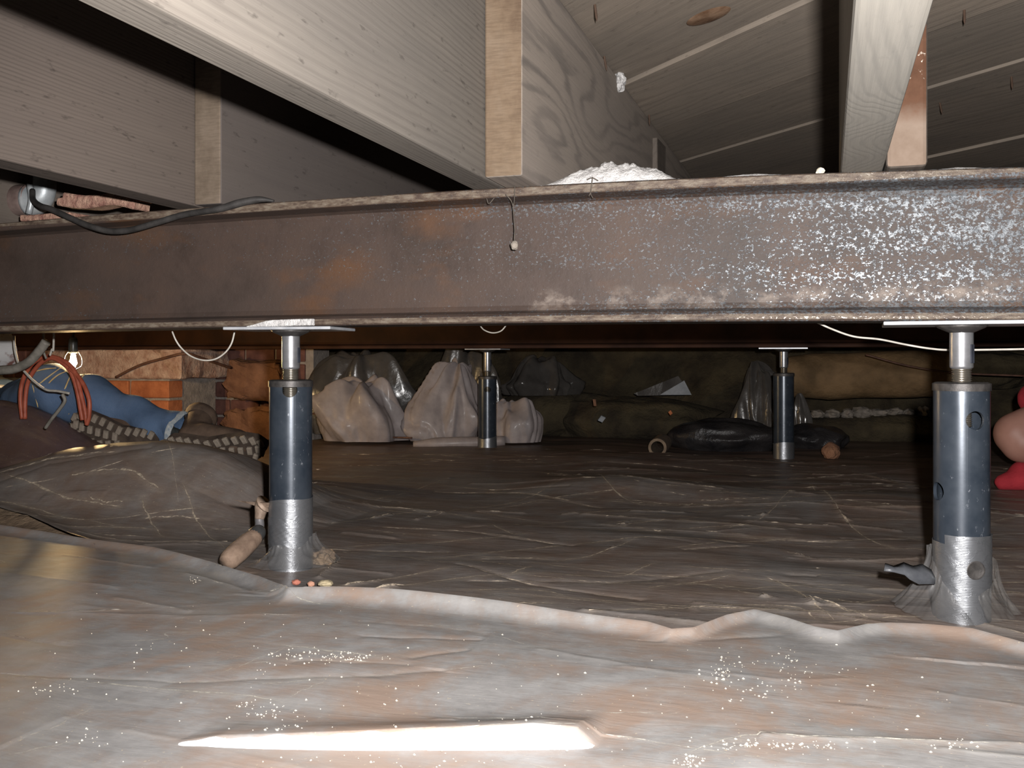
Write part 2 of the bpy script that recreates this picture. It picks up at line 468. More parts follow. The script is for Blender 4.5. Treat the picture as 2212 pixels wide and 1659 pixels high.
MAT['brick_dark'] = m_simple('dark_brick', (0.13, 0.055, 0.045), (0.24, 0.11, 0.085), 14, 0.9, bump=0.8, bd=0.005)
MAT['mortar'] = m_simple('grey_mortar', (0.30, 0.26, 0.23), (0.46, 0.40, 0.35), 30, 0.95, bump=0.8, bd=0.005)
MAT['rock'] = m_simple('red_rock', (0.15, 0.07, 0.042), (0.32, 0.16, 0.09), 9, 0.95, bump=1.0, bd=0.012)
MAT['chunk'] = m_simple('broken_brick', (0.24, 0.11, 0.085), (0.52, 0.33, 0.24), 40, 0.95, bump=1.0, bd=0.006)
MAT['rubber'] = m_simple('black_rubber', (0.022, 0.020, 0.019), (0.05, 0.046, 0.044), 30, 0.6, bump=0.2)
MAT['galv'] = m_simple('galvanised', (0.28, 0.31, 0.33), (0.46, 0.48, 0.49), 25, 0.45, 0.35, 0.5, bump=0.2)
MAT['green_pipe'] = m_simple('green_pipe', (0.14, 0.22, 0.17), (0.30, 0.40, 0.33), 25, 0.45, 0.1, 0.5, bump=0.2)
MAT['brown_metal'] = m_simple('brown_fitting', (0.14, 0.095, 0.085), (0.26, 0.19, 0.17), 25, 0.5, 0.3, 0.5, bump=0.2)
MAT['wire_white'] = m_simple('white_wire', (0.42, 0.39, 0.34), (0.62, 0.58, 0.52), 60, 0.5, bump=0)
MAT['wire_grey'] = m_simple('grey_cable', (0.18, 0.165, 0.14), (0.30, 0.275, 0.24), 40, 0.55, bump=0.1)
MAT['wire_red'] = m_simple('red_cable', (0.34, 0.075, 0.040), (0.50, 0.13, 0.075), 40, 0.45, bump=0)
MAT['wire_dark'] = m_simple('brown_wire', (0.10, 0.05, 0.035), (0.18, 0.09, 0.06), 40, 0.6, bump=0)
def m_denim():
    s = NT('denim')
    p = s.obj()
    n = s.noise(p, 10, 5, 0.6)
    col = s.ramp(n, [(0.3, (0.070, 0.125, 0.235)), (0.7, (0.135, 0.21, 0.35))])
    tw = s.noise(s.map(p, (500, 500, 140)), 1, 2, 0.6)
    col = s.mix(s.math('MULTIPLY', tw, 0.3), col, (0.22, 0.31, 0.44))
    s.bump(s.math('ADD', tw, s.math('MULTIPLY', s.noise(p, 26, 3, 0.5), 2.0)), 0.4, 0.003)
    return s.set(col, 0.9, 0, 0.2)
MAT['denim'] = m_denim()
MAT['denim_pale'] = m_simple('frayed_hem', (0.24, 0.30, 0.36), (0.55, 0.56, 0.54), 90, 0.95, bump=0.6)
MAT['sock'] = m_simple('dark_sock', (0.03, 0.035, 0.035), (0.06, 0.065, 0.06), 60, 0.95)
MAT['boot'] = m_simple('muddy_boot', (0.065, 0.042, 0.030), (0.15, 0.10, 0.07), 18, 0.85, bump=0.6)
MAT['lug'] = m_simple('muddy_lug', (0.20, 0.165, 0.13), (0.36, 0.30, 0.24), 24, 0.9, bump=0.7)
MAT['sole'] = m_simple('muddy_sole', (0.05, 0.035, 0.028), (0.11, 0.08, 0.06), 24, 0.9, bump=0.7)
MAT['skin'] = m_simple('skin', (0.33, 0.165, 0.125), (0.42, 0.225, 0.175), 8, 0.5, bump=0.15, bd=0.002)
MAT['red_cloth'] = m_simple('red_cloth', (0.27, 0.014, 0.024), (0.42, 0.030, 0.042), 9, 0.9, bump=0.5, bd=0.006)
MAT['dark_cloth'] = m_simple('dark_cloth', (0.05, 0.05, 0.055), (0.09, 0.09, 0.10), 9, 0.9, bump=0.4)
MAT['hair'] = m_simple('hair', (0.03, 0.02, 0.014), (0.06, 0.04, 0.028), 60, 0.7)
MAT['handle'] = m_simple('dusty_handle', (0.13, 0.085, 0.06), (0.26, 0.18, 0.13), 35, 0.8, bump=0.5)
MAT['tool_metal'] = m_simple('dusty_tool_steel', (0.17, 0.12, 0.09), (0.34, 0.25, 0.19), 40, 0.6, 0.2, 0.4, bump=0.5)
MAT['black_gloss'] = m_simple('black_ferrule', (0.02, 0.02, 0.02), (0.05, 0.05, 0.05), 30, 0.3, bump=0)
MAT['chrome'] = m_simple('chrome_neck', (0.45, 0.43, 0.45), (0.6, 0.58, 0.6), 30, 0.25, 0.8, 0.6, bump=0)
MAT['duct'] = m_simple('brown_wrap', (0.12, 0.075, 0.035), (0.27, 0.17, 0.085), 7, 0.8, bump=0.8, bd=0.01)
MAT['pipe_clay'] = m_simple('clay_pipe', (0.14, 0.10, 0.07), (0.26, 0.19, 0.13), 25, 0.85, bump=0.4)
MAT['black_film'] = m_simple('black_film', (0.016, 0.015, 0.017), (0.04, 0.036, 0.036), 8, 0.35, bump=0.6, bd=0.012)
MAT['grey_box'] = m_simple('grey_panel', (0.22, 0.24, 0.26), (0.38, 0.40, 0.43), 20, 0.6, bump=0.2)
MAT['debris'] = m_simple('pale_debris', (0.14, 0.12, 0.10), (0.30, 0.26, 0.22), 25, 0.9, bump=0.6)
MAT['web'] = m_simple('dusty_web', (0.06, 0.05, 0.042), (0.13, 0.11, 0.09), 60, 0.95, bump=0)
MAT['crumb'] = m_simple('pale_crumb', (0.60, 0.52, 0.40), (0.80, 0.74, 0.62), 90, 0.95, bump=0)

# ------------------------------------------------------------------ terrain numbers
rng = np.random.default_rng(5)
def sines(X, Y, n, f0, f1, amp, seed, ax=1.0, ay=1.0):
    r = np.random.default_rng(seed)
    out = np.zeros_like(X)
    for i in range(n):
        f = f0 * (f1 / f0) ** r.random()
        th = r.random() * math.tau
        out += np.sin((X * math.cos(th) * ax + Y * math.sin(th) * ay) * f * math.tau + r.random() * math.tau) * (f0 / f) ** 0.8
    return out * amp / math.sqrt(n)

HUMPX = np.array([-3.2, -2.6, -2.25, -2.01, -1.79, -1.66, -1.54, -1.44, -1.348, -1.25, -1.20, -1.12, -1.02])
HUMPZ = np.array([0.02, 0.03, 0.05, 0.080, 0.138, 0.154, 0.160, 0.154, 0.136, 0.095, 0.062, 0.022, 0.0])
def ground(X, Y):
    """height of the ground under the sheets"""
    X = np.asarray(X, float); Y = np.asarray(Y, float)
    h = sines(X, Y, 14, 0.6, 2.2, 0.006, 11)
    hz = np.interp(X, HUMPX, HUMPZ)
    yc = 1.95
    w = np.where(Y < yc, 0.17, 0.30)
    h = h + hz * np.exp(-((Y - yc) / w) ** 2)
    h = h + 0.035 * np.exp(-(((X + 0.55) / 0.30) ** 2 + ((Y - 2.60) / 0.16) ** 2))
    h = h + 0.030 * np.exp(-(((X - 0.10) / 0.30) ** 2 + ((Y - 2.55) / 0.20) ** 2))
    h = h + 0.022 * np.exp(-((Y - 3.35) / 0.22) ** 2) * np.clip((X + 1.9) / 0.5, 0, 1)
    # flat round the feet of the posts
    for pxx, pyy in ((-0.882, 1.475), (0.179, 1.475), (-1.29, 3.65), (-0.16, 3.65)):
        k = np.exp(-(((X - pxx) ** 2 + (Y - pyy) ** 2) / 0.14 ** 2) ** 2)
        h = h * (1 - k) + 0.002 * k
    return h

def crease(X, Y, lines):
    """sum of thin ridges along ground polylines; returns height, dust"""
    H = np.zeros_like(X); Dm = np.zeros_like(X)
    for pts, w, hgt, dust in lines:
        for (a, b) in zip(pts[:-1], pts[1:]):
            dx, dy = b[0] - a[0], b[1] - a[1]
            L = math.hypot(dx, dy)
            if L < 1e-5: continue
            m = (X > min(a[0], b[0]) - 0.08) & (X < max(a[0], b[0]) + 0.08) & (Y > min(a[1], b[1]) - 0.08) & (Y < max(a[1], b[1]) + 0.08)
            if not m.any(): continue
            xx, yy = X[m] - a[0], Y[m] - a[1]
            t = (xx * dx + yy * dy) / L / L
            wob = 0.0012 * np.sin(t * L * 90 + a[0] * 50) + 0.0025 * np.sin(t * L * 21 + a[1] * 30)
            d = np.abs((-xx * dy + yy * dx) / L + wob)
            e = np.clip(t, 0, 1)
            over = np.abs(t - e) * L
            d = np.sqrt(d * d + over * over)
            pr = np.exp(-d / w) * hgt
            H[m] = np.maximum(H[m], pr) if hgt > 0 else np.minimum(H[m], pr)
            Dm[m] = np.maximum(Dm[m], np.exp(-(d / 0.008) ** 2) * dust * 0.22)
    return H, Dm

def gp(pts, z=0.012):
    return [(at(x, y, Z=z).x, at(x, y, Z=z).y) for x, y in pts]

def zbeam_top(X):
    s = np.clip(np.where(np.asarray(X) < -0.463, (np.asarray(X) + 0.463) / 1.0, (np.asarray(X) + 0.463) / 0.71), -1.25, 1.25)
    return 0.635 - 0.012 * s * s
def zbeam_bot(X):
    s = np.clip(np.where(np.asarray(X) < -0.463, (np.asarray(X) + 0.463) / 1.0, (np.asarray(X) + 0.463) / 0.71), -1.25, 1.25)
    return 0.4245 - 0.005 * s * s

# ------------------------------------------------------------------ structure
XL, XR, YN, YB = -4.3, 2.5, -0.9, 5.2
CEIL = 0.966

def grid_mesh(xs, ys, zf, name, dust=None):
    X, Y = np.meshgrid(xs, ys)
    Z = zf(X, Y)
    nx, ny = len(xs), len(ys)
    V = np.stack([X.ravel(), Y.ravel(), Z.ravel()], 1)
    return grid_from(V, nx, ny, name, dust)

def grid_from(V, nx, ny, name, dust=None):
    idx = np.arange(nx * ny).reshape(ny, nx)
    Fq = np.stack([idx[:-1, :-1], idx[:-1, 1:], idx[1:, 1:], idx[1:, :-1]], -1).reshape(-1, 4)
    me = bpy.data.meshes.new(name)
    me.vertices.add(len(V)); me.vertices.foreach_set('co', np.asarray(V, np.float32).ravel())
    me.loops.add(Fq.size); me.loops.foreach_set('vertex_index', Fq.ravel().astype(np.int32))
    me.polygons.add(len(Fq))
    me.polygons.foreach_set('loop_start', np.arange(0, Fq.size, 4, dtype=np.int32))
    me.polygons.foreach_set('loop_total', np.full(len(Fq), 4, np.int32))
    me.update(calc_edges=True)
    if dust is not None:
        a = me.attributes.new('dust', 'FLOAT', 'POINT')
        a.data.foreach_set('value', np.asarray(dust, np.float32).ravel())
    return me

fo = link('floor', grid_mesh(np.linspace(XL, XR, 170), np.linspace(YN, YB, 150), lambda X, Y: ground(X, Y) - 0.016 + sines(X, Y, 10, 3, 9, 0.002, 77), 'floor'), MAT['dirt'], None, True)
tag(fo, 'bare brown dirt ground of the crawl space under the plastic', kind='structure')

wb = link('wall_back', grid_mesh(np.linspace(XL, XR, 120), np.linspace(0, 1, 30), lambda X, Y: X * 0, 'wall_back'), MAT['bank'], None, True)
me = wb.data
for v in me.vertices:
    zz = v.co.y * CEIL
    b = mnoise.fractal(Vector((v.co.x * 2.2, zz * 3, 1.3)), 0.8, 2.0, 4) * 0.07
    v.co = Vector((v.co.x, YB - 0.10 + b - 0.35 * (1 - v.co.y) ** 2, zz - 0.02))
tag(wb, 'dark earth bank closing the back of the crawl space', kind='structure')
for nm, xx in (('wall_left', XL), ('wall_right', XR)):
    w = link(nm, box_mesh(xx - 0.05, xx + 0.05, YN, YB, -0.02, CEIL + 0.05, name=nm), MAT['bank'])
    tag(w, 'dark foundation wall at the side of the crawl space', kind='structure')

# ceiling: pale backing with diagonal sub-floor planks as its pieces
ceil = link('ceiling', box_mesh(XL, XR, YN, YB, CEIL + 0.026, CEIL + 0.046, name='ceiling'), MAT['felt'])
tag(ceil, 'weathered diagonal board subfloor seen from below', kind='structure')
def clip_strip(c0, c1):
    poly = [(XL, YN), (XR, YN), (XR, YB), (XL, YB)]
    def cut(poly, f):
        out = []
        for i in range(len(poly)):
            a, b = poly[i], poly[(i + 1) % len(poly)]
            fa, fb = f(a), f(b)
            if fa >= 0: out.append(a)
            if (fa >= 0) != (fb >= 0):
                t = fa / (fa - fb)
                out.append((a[0] + (b[0] - a[0]) * t, a[1] + (b[1] - a[1]) * t))
        return out
    poly = cut(poly, lambda p: p[0] + p[1] - c0)
    return cut(poly, lambda p: c1 - p[0] - p[1])
SEAMS = [1.225 + 0.437 * k for k in range(-15, 16)]
for i, c in enumerate(SEAMS):
    g = 0.0055 if i % 3 else 0.010
    poly = clip_strip(c + g, c + 0.437 - g * 0.4)
    if len(poly) < 3: continue
    dz = (0.0, 0.006, 0.002, 0.007)[i % 4]
    # local frame: y runs along the plank (45 degrees)
    R = Matrix.Rotation(math.radians(45), 4, 'Z')
    Ri = R.inverted()
    bm = bmesh.new()
    lo = [bm.verts.new(Ri @ Vector((p[0], p[1], CEIL + dz))) for p in poly]
    hi = [bm.verts.new(Ri @ Vector((p[0], p[1], CEIL + dz + 0.019))) for p in poly]
    bm.faces.new(lo[::-1]); bm.faces.new(hi)
    for k in range(len(lo)):
        j = (k + 1) % len(lo)
        bm.faces.new((lo[k], lo[j], hi[j], hi[k]))
    bmesh.ops.recalc_face_normals(bm, faces=bm.faces[:])
    o = link('plank', bm_mesh(bm, 'plank'), MAT['plank'][i % 4], ceil)
    o.rotation_euler = (0, 0, math.radians(45))

# ------------------------------------------------------------------ steel beams
def beam_mesh(x0, x1, y0, width, tw, tf, ztop, zbot, n=70):
    V, Fc = [], []
    yc = y0 + width / 2
    r = 0.012
    for i in range(n + 1):
        x = x0 + (x1 - x0) * i / n
        zt, zb = float(ztop(x)), float(zbot(x))
        half = [(y0 + 0.002, zt), (y0, zt - 0.002), (y0, zt - tf + 0.002), (y0 + 0.002, zt - tf),
                (yc - tw / 2 - r, zt - tf - 0.003), (yc - tw / 2 - r * 0.3, zt - tf - 0.003 - r * 0.3), (yc - tw / 2, zt - tf - 0.003 - r),
                (yc - tw / 2, zb + tf + 0.003 + r), (yc - tw / 2 - r * 0.3, zb + tf + 0.003 + r * 0.3), (yc - tw / 2 - r, zb + tf + 0.003),
                (y0 + 0.006, zb + tf + 0.001), (y0 + 0.0015, zb + tf - 0.003), (y0, zb + tf - 0.008), (y0, zb + 0.003), (y0 + 0.003, zb)]
        prof = half + [(2 * yc - a, b) for a, b in reversed(half)]
        V += [(x, a, b) for a, b in prof]
    m = len(prof)
    for i in range(n):
        for k in range(m):
            k2 = (k + 1) % m
            Fc.append((i * m + k, (i + 1) * m + k, (i + 1) * m + k2, i * m + k2))
    Fc.append(tuple(range(m)))
    Fc.append(tuple(reversed(range(n * m, n * m + m))))
    me = pydata(V, Fc, 'steel_beam')
    bm = bmesh.new(); bm.from_mesh(me)
    bmesh.ops.recalc_face_normals(bm, faces=bm.faces[:])
    bm.to_mesh(me); bm.free()
    return me
BY0 = 1.425
b1 = link('steel_beam', beam_mesh(-4.2, 2.4, BY0, 0.10, 0.010, 0.0145, zbeam_top, zbeam_bot), MAT['rust'])
tag(b1, 'large rusty steel beam with flaking grey scale across the foreground', 'beam')
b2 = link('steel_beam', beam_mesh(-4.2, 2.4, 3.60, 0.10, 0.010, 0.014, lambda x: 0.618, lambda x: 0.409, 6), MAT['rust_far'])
tag(b2, 'dark rusty steel beam in the background on the two far posts', 'beam')

# ------------------------------------------------------------------ joists
def joist(x0, x1, y0, y1, mat, label, endmat=None, zb=None, bev=0.003):
    xc = (x0 + x1) / 2
    if zb is None: zb = float(zbeam_top(xc)) + 0.0005
    me = box_mesh(x0, x1, y0, y1, zb, CEIL - 0.001, bev=bev, name='joist', seg=2)
    o = link('joist', me, [mat] + ([endmat] if endmat else []))
    if endmat:
        for p in me.polygons:
            if p.normal.y < -0.8: p.material_index = 1
    return tag(o, label, 'joist', 'wooden floor joists on the steel beams')
joist(-0.530, -0.479, -0.85, 1.60, MAT['wood_pale'], 'pale joist running from upper left down to the beam centre')
joist(-0.477, -0.420, 1.338, 5.0, MAT['wood_grey'], 'grey joist with swirling grain and tan sawn end beside white powder', MAT['end_tan'])
joist(-1.083, -1.030, -0.85, 1.60, MAT['wood_left'], 'brown joist at the far left, hanging over the rubble')
joist(-1.028, -0.975, 1.405, 5.0, MAT['wood_leftfar'], 'shadowed joist behind the black cable with light tan sawn end', MAT['end_left'])
joist(0.019, 0.075, -0.85, 1.62, MAT['wood_bright'], 'brightly lit joist overhead at the upper right', bev=0.005)
joist(0.077, 0.129, 1.402, 5.0, MAT['wood_plain'], 'joist with rust-red stained sawn end at the upper right', MAT['end_red'], bev=0.006)
joist(-1.640, -1.586, -0.85, 1.60, MAT['wood_plain'], 'unlit joist beyond the left edge of the picture, near span')
joist(-1.584, -1.530, 1.40, 5.0, MAT['wood_plain'], 'unlit joist beyond the far left joist, far span')
joist(0.570, 0.624, -0.85, 1.60, MAT['wood_plain'], 'joist past the right edge of the picture, near span')
joist(0.626, 0.680, 1.40, 5.0, MAT['wood_plain'], 'joist past the right edge of the picture, far span')

# details up among the joists
o = link('wood_cleat', box_mesh(-0.4195, -0.405, 2.44, 2.56, 0.50, 0.93, bev=0.002, cuts=3, jit=0.003, name='wood_cleat'), MAT['wood_plain'])
tag(o, 'narrow wood cleat fixed to the side of the swirling-grain joist', 'cleat')
V, Fc = lathe([(0.0022, 0.0), (0.0022, -0.022), (0.0004, -0.030)], 8)
nail = pydata(V, Fc, 'nail'); nail.materials.append(m_simple('rusty_nail', (0.05, 0.03, 0.02), (0.10, 0.06, 0.04), 40, 0.7, bump=0))
for x, y in ((1285, 14), (1305, 125), (1402, 248), (2083, 22), (2185, 168), (2030, 224)):
    p = at(x, y, Z=CEIL)
    o = bpy.data.objects.new('nail', nail); COL.objects.link(o); o.parent = ceil
    o.location = (p.x, p.y, CEIL + 0.003); o.rotation_euler = (random.uniform(-.2, .2), random.uniform(-.2, .2), 0)
V, Fc = lathe([(0.0, -0.0005), (0.035, -0.0012), (0.048, 0.0015)], 28)
kn = link('knot', pydata(V, Fc, 'knot'), m_simple('plank_knot', (0.10, 0.045, 0.02), (0.30, 0.19, 0.12), 18, 0.8, bump=0.5), ceil, True)
p = at(1530, 36, Z=CEIL); kn.location = (p.x, p.y, CEIL - 0.0008); kn.rotation_euler = (0, 0, math.radians(45)); kn.scale = (0.5, 1.1, 1)
kn['label'] = 'brown oval knot in the plank'

# ------------------------------------------------------------------ brick pier and wall at the left back
def brick_set(parent, x0, x1, yf, z0, courses, ch, bw, depth, mats, jit=0.004, skip=()):
    base = [box_mesh(-bw / 2 + 0.006, bw / 2 - 0.006, -depth, 0, 0, ch - 0.012, bev=0.004, cuts=1, jit=jit, name='brick') for _ in range(2)]
    half = box_mesh(-bw / 4 + 0.006, bw / 4 - 0.006, -depth, 0, 0, ch - 0.012, bev=0.004, cuts=1, jit=jit, name='brick')
    for m in base: m.materials.append(mats[0])
    half.materials.append(mats[0])
    for k in range(courses):
        x = x0
        if k % 2:
            o = bpy.data.objects.new('brick', half); COL.objects.link(o); o.parent = parent
            o.location = (x + bw / 4, yf + depth + random.uniform(-0.004, 0.003), z0 + k * ch)
            x += bw / 2
        while x + bw * 0.4 < x1:
            w = min(bw, x1 - x)
            me_ = half if w < bw * 0.75 else random.choice(base)
            o = bpy.data.objects.new('brick', me_); COL.objects.link(o); o.parent = parent
            o.location = (x + (bw / 4 if me_ is half else bw / 2), yf + depth + random.uniform(-0.005, 0.004), z0 + k * ch)
            x += bw / 2 if me_ is half else bw
pier = link('brick_pier', box_mesh(-3.36, -2.735, 3.565, 3.90, -0.02, 0.283, name='brick_pier'), MAT['mortar'])
tag(pier, 'lamp-lit orange brick pier with crumbling pink mortar top at left back', 'pier')
brick_set(pier, -3.36, -2.725, 3.552, 0.025, 3, 0.086, 0.212, 0.10, [MAT['brick']])
cap = box_mesh(-3.40, -2.655, 3.53, 3.90, 0.281, 0.4085, bev=0.006, cuts=7, jit=0.012, name='mortar_cap')
for v in cap.vertices:
    v.co.z = min(v.co.z, 0.4085)
link('mortar_cap', cap, MAT['plaster'], pier)
wbk = link('brick_wall', box_mesh(-4.2, -2.30, 4.05, 4.20, -0.02, 0.55, name='brick_wall'), MAT['mortar'])
tag(wbk, 'dark brick foundation wall right of the lamp-lit pier', 'wall')
brick_set(wbk, -4.15, -2.32, 4.035, 0.01, 6, 0.086, 0.165, 0.10, [MAT['brick_dark']])

def rock(name, loc, size, mat, label=None, cat='rock', sub=4, amp=0.35, fs=1.6, seed=0, group=None, parent=None, flatb=True):
    bm = bmesh.new()
    bmesh.ops.create_icosphere(bm, subdivisions=sub, radius=1)
    for v in bm.verts:
        p = v.co.normalized()
        d = 1 + mnoise.fractal(p * fs + Vector((seed * 3.1, seed, 0)), 0.9, 2.0, 5) * amp
        c = mnoise.cell(p * 2.2 + Vector((seed, 0, 0))) * 0.10 * amp
        q = p * (d + c)
        v.co = Vector((q.x * size[0], q.y * size[1], q.z * size[2]))
        if flatb and v.co.z < -size[2] * 0.75: v.co.z = -size[2] * 0.75
    o = link(name, bm_mesh(bm, name), mat, parent)
    o.location = loc
    if label: tag(o, label, cat, group)
    return o
for (x, y, z, sx, sy, sz, rz, lab) in ((-2.50, 3.90, 0.268, 0.125, 0.07, 0.088, 0.2, 'large flat-faced reddish rubble stone against the brick wall, left of the near post'),
                                      (-2.44, 3.84, 0.075, 0.155, 0.09, 0.072, -0.15, 'low brown rubble stone under the large reddish stone')):
    o = link('rubble_stone', box_mesh(-sx, sx, -sy, sy, -sz, sz, bev=0.012, cuts=7, jit=0.020, name='rubble_stone', seg=2), MAT['rock'])
    o.location = (x, y, z); o.rotation_euler = (0.08, 0.10 * (1 if rz > 0 else -1), rz)
    tag(o, lab, 'rock')

# ------------------------------------------------------------------ plastic sheets on the ground
rs = random.Random(3)
MIDL = [
    ([(754, 1175), (1117, 1151)], .005, .006, .8), ([(717, 1129), (888, 1103)], .005, .007, .8), ([(747, 1095), (969, 1029)], .006, .009, .4),
    ([(1002, 1092), (1130, 1075), (1284, 1034)], .010, .014, .5), ([(1284, 1034), (1318, 1067), (1384, 1088), (1440, 1086)], .006, .008, .7),
    ([(1006, 1095), (1199, 1123)], .006, .008, .4), ([(680, 1268), (800, 1247), (965, 1221)], .005, .006, .9), ([(706, 1275), (1014, 1240), (1169, 1234)], .006, .010, .6),
    ([(913, 1201), (1100, 1180), (1373, 1158)], .005, .006, .7), ([(1032, 1193), (1184, 1197)], .005, .005, .6), ([(1199, 1205), (1288, 1190), (1373, 1160)], .005, .007, .7),
    ([(1032, 1203), (1125, 1219)], .004, .005, .8), ([(1103, 1236), (1147, 1218)], .004, .006, .9), ([(1169, 1234), (1329, 1236), (1414, 1210)], .006, .009, .6),
    ([(999, 1268), (1154, 1268), (1221, 1279)], .004, .004, .8), ([(888, 1279), (1014, 1295)], .005, .005, .5), ([(1091, 1295), (1191, 1297)], .004, .004, .7),
    ([(1273, 1316), (1500, 1305)], .005, .007, .8), ([(1321, 1129), (1495, 1118)], .005, .006, .9), ([(1058, 1125), (1106, 1145), (1151, 1145)], .005, .006, .6),
    ([(1747, 1044), (1796, 1093), (1872, 1155), (1938, 1177)], .006, .010, .9), ([(1796, 1093), (1952, 1108)], .005, .007, .8),
    ([(1720, 1023), (1867, 1028), (2005, 1055)], .005, .009, 1.0), ([(1455, 1021), (1600, 1024), (1720, 1024)], .005, .008, .8), ([(1720, 1275), (1831, 1316), (1880, 1330)], .006, .008, .8),
    ([(1400, 1312), (1583, 1301), (1712, 1305), (1767, 1334)], .006, .010, .8), ([(1400, 1261), (1583, 1235)], .006, .008, .7), ([(1510, 1250), (1664, 1286)], .006, .009, .7),
    ([(1660, 1240), (1712, 1262), (1800, 1334)], .008, .012, .8), ([(1800, 1286), (1855, 1301), (1906, 1283)], .004, .006, 1.0), ([(1790, 1300), (1850, 1318), (1890, 1316)], .004, .006, 1.0),
    ([(1690, 1180), (1760, 1195)], .005, .006, .5), ([(1500, 1150), (1640, 1120), (1745, 1046)], .008, .012, .4), ([(1440, 1180), (1600, 1160)], .005, .006, .6),
    ([(300, 1005), (340, 1060), (385, 1130)], .008, .010, .3), ([(365, 1030), (390, 1075)], .005, .008, .7), ([(0, 1092), (130, 1115), (260, 1128)], .006, .010, .8), ([(395, 1120), (485, 1182)], .005, .007, .6),
    ([(305, 1125), (350, 1160)], .004, .005, .6), ([(2140, 1130), (2212, 1120)], .005, .006, .6), ([(1950, 1150), (2010, 1165)], .005, .006, .5),
    ([(690, 1040), (760, 1040), (900, 1020)], .006, .007, .3), ([(760, 1000), (960, 990)], .005, .006, .3), ([(1130, 1080), (1010, 1090), (900, 1120)], .006, .008, .4),
    ([(1850, 985), (2000, 975)], .006, .006, .5), ([(740, 1195), (690, 1240)], .005, .008, .4), ([(860, 1190), (960, 1208), (1090, 1190)], .005, .006, .4),
]
NEARL = [
    ([(0, 1393), (338, 1387), (366, 1373), (529, 1379)], .006, .008, .5), ([(134, 1206), (325, 1235)], .005, .005, .6), ([(407, 1247), (529, 1283), (692, 1320), (900, 1340)], .007, .008, .5),
    ([(602, 1405), (700, 1418), (834, 1434)], .005, .008, 1.0), ([(0, 1470), (100, 1471), (285, 1487), (488, 1503), (610, 1519)], .005, .006, .8), ([(0, 1625), (114, 1584), (203, 1535)], .006, .006, .5),
    ([(0, 1646), (183, 1609)], .006, .008, .5), ([(0, 1326), (264, 1324)], .005, .005, .5), ([(834, 1434), (1000, 1420), (1205, 1406), (1400, 1398), (1650, 1374), (1800, 1360)], .010, .008, .5),
    ([(1473, 1653), (1565, 1617), (1657, 1608), (1767, 1617), (2000, 1624), (2212, 1627)], .010, .010, .7), ([(900, 1340), (1100, 1352), (1300, 1362)], .008, .005, .5),
    ([(480, 1460), (560, 1432), (640, 1405)], .006, .005, .3), ([(620, 1512), (700, 1480)], .004, .004, .4), ([(250, 1300), (420, 1330), (640, 1345)], .008, .006, .3),
    ([(900, 1625), (1250, 1612), (1290, 1595)], .006, .006, .3), ([(1800, 1480), (2000, 1430), (2212, 1440)], .016, .008, .1), ([(1850, 1540), (2050, 1470)], .016, .006, .1),
]
def lines_of(src, extra, seed, x0, x1, y0, y1, dustm=0.6):
    r = random.Random(seed)
    L = [(gp(p), w, h * 0.55, d) for p, w, h, d in src]
    for _ in range(extra):
        cx, cy = r.uniform(x0, x1), r.uniform(y0, y1)
        a = r.gauss(0.10, 0.22)
        l = r.uniform(0.05, 0.28)
        k = r.uniform(-0.25, 0.25)
        p = [(cx - math.cos(a - k) * l, cy - math.sin(a - k) * l), (cx, cy), (cx + math.cos(a + k) * l, cy + math.sin(a + k) * l)]
        L.append((p, r.uniform(.005, .011), r.choice((1, 1, -1)) * r.uniform(.001, .004), r.random() ** 1.2 * dustm))
    return L

def dust_lines(lines, xs, Y, Z, parent, mat, seed, wmax=0.0027):
    r = random.Random(seed)
    V, Fc = [], []
    for pts, w, h, dust in lines:
        if dust < 0.15: continue
        P_ = smooth_line([Vector((p[0], p[1], 0)) for p in pts], 14) if len(pts) > 2 else [Vector((pts[0][0] + (pts[1][0] - pts[0][0]) * k / 20, pts[0][1] + (pts[1][1] - pts[0][1]) * k / 20, 0)) for k in range(21)]
        n = len(P_)
        ph = r.random() * 9
        b = len(V)
        for i, p in enumerate(P_):
            t = i / (n - 1)
            d = (P_[min(i + 1, n - 1)] - P_[max(i - 1, 0)])
            q = Vector((-d.y, d.x, 0)).normalized()
            c = p + q * (0.0015 * math.sin(t * 17 + ph) + 0.0007 * math.sin(t * 61 + ph))
            hw = wmax * (0.25 + 0.75 * dust) * max(0.05, math.sin(math.pi * t)) ** 0.6 * (0.75 + 0.35 * math.sin(t * 29 + ph * 2))
            for sd in (-1, 1):
                e_ = c + q * hw * sd
                ii = min(len(xs) - 1, max(0, int(np.searchsorted(xs, e_.x))))
                col_ = Y[:, ii]
                jj = min(len(col_) - 1, max(1, int(np.searchsorted(col_, e_.y))))
                V.append((e_.x, e_.y, float(max(Z[jj, ii], Z[jj - 1, ii])) + 0.0006))
        for i in range(n - 1):
            k = b + i * 2
            Fc.append((k, k + 1, k + 3, k + 2))
    o = link('crease_dust', pydata(V, Fc, 'crease_dust'), mat, parent)
    o['kind'] = 'stuff'
    o['label'] = 'pale dust lying along the creases'
    return o
def m_dust(name, c):
    s = NT(name)
    a = s.ramp(s.noise(s.obj(), 120, 3, 0.7), [(0.34, 0.10), (0.58, 0.95)])
    return s.set(c, 0.95, 0, 0.1, alpha=a)
MAT['dust_mid'] = m_dust('crease_dust_mid', (0.52, 0.43, 0.33))
MAT['dust_near'] = m_dust('crease_dust_near', (0.50, 0.47, 0.41))
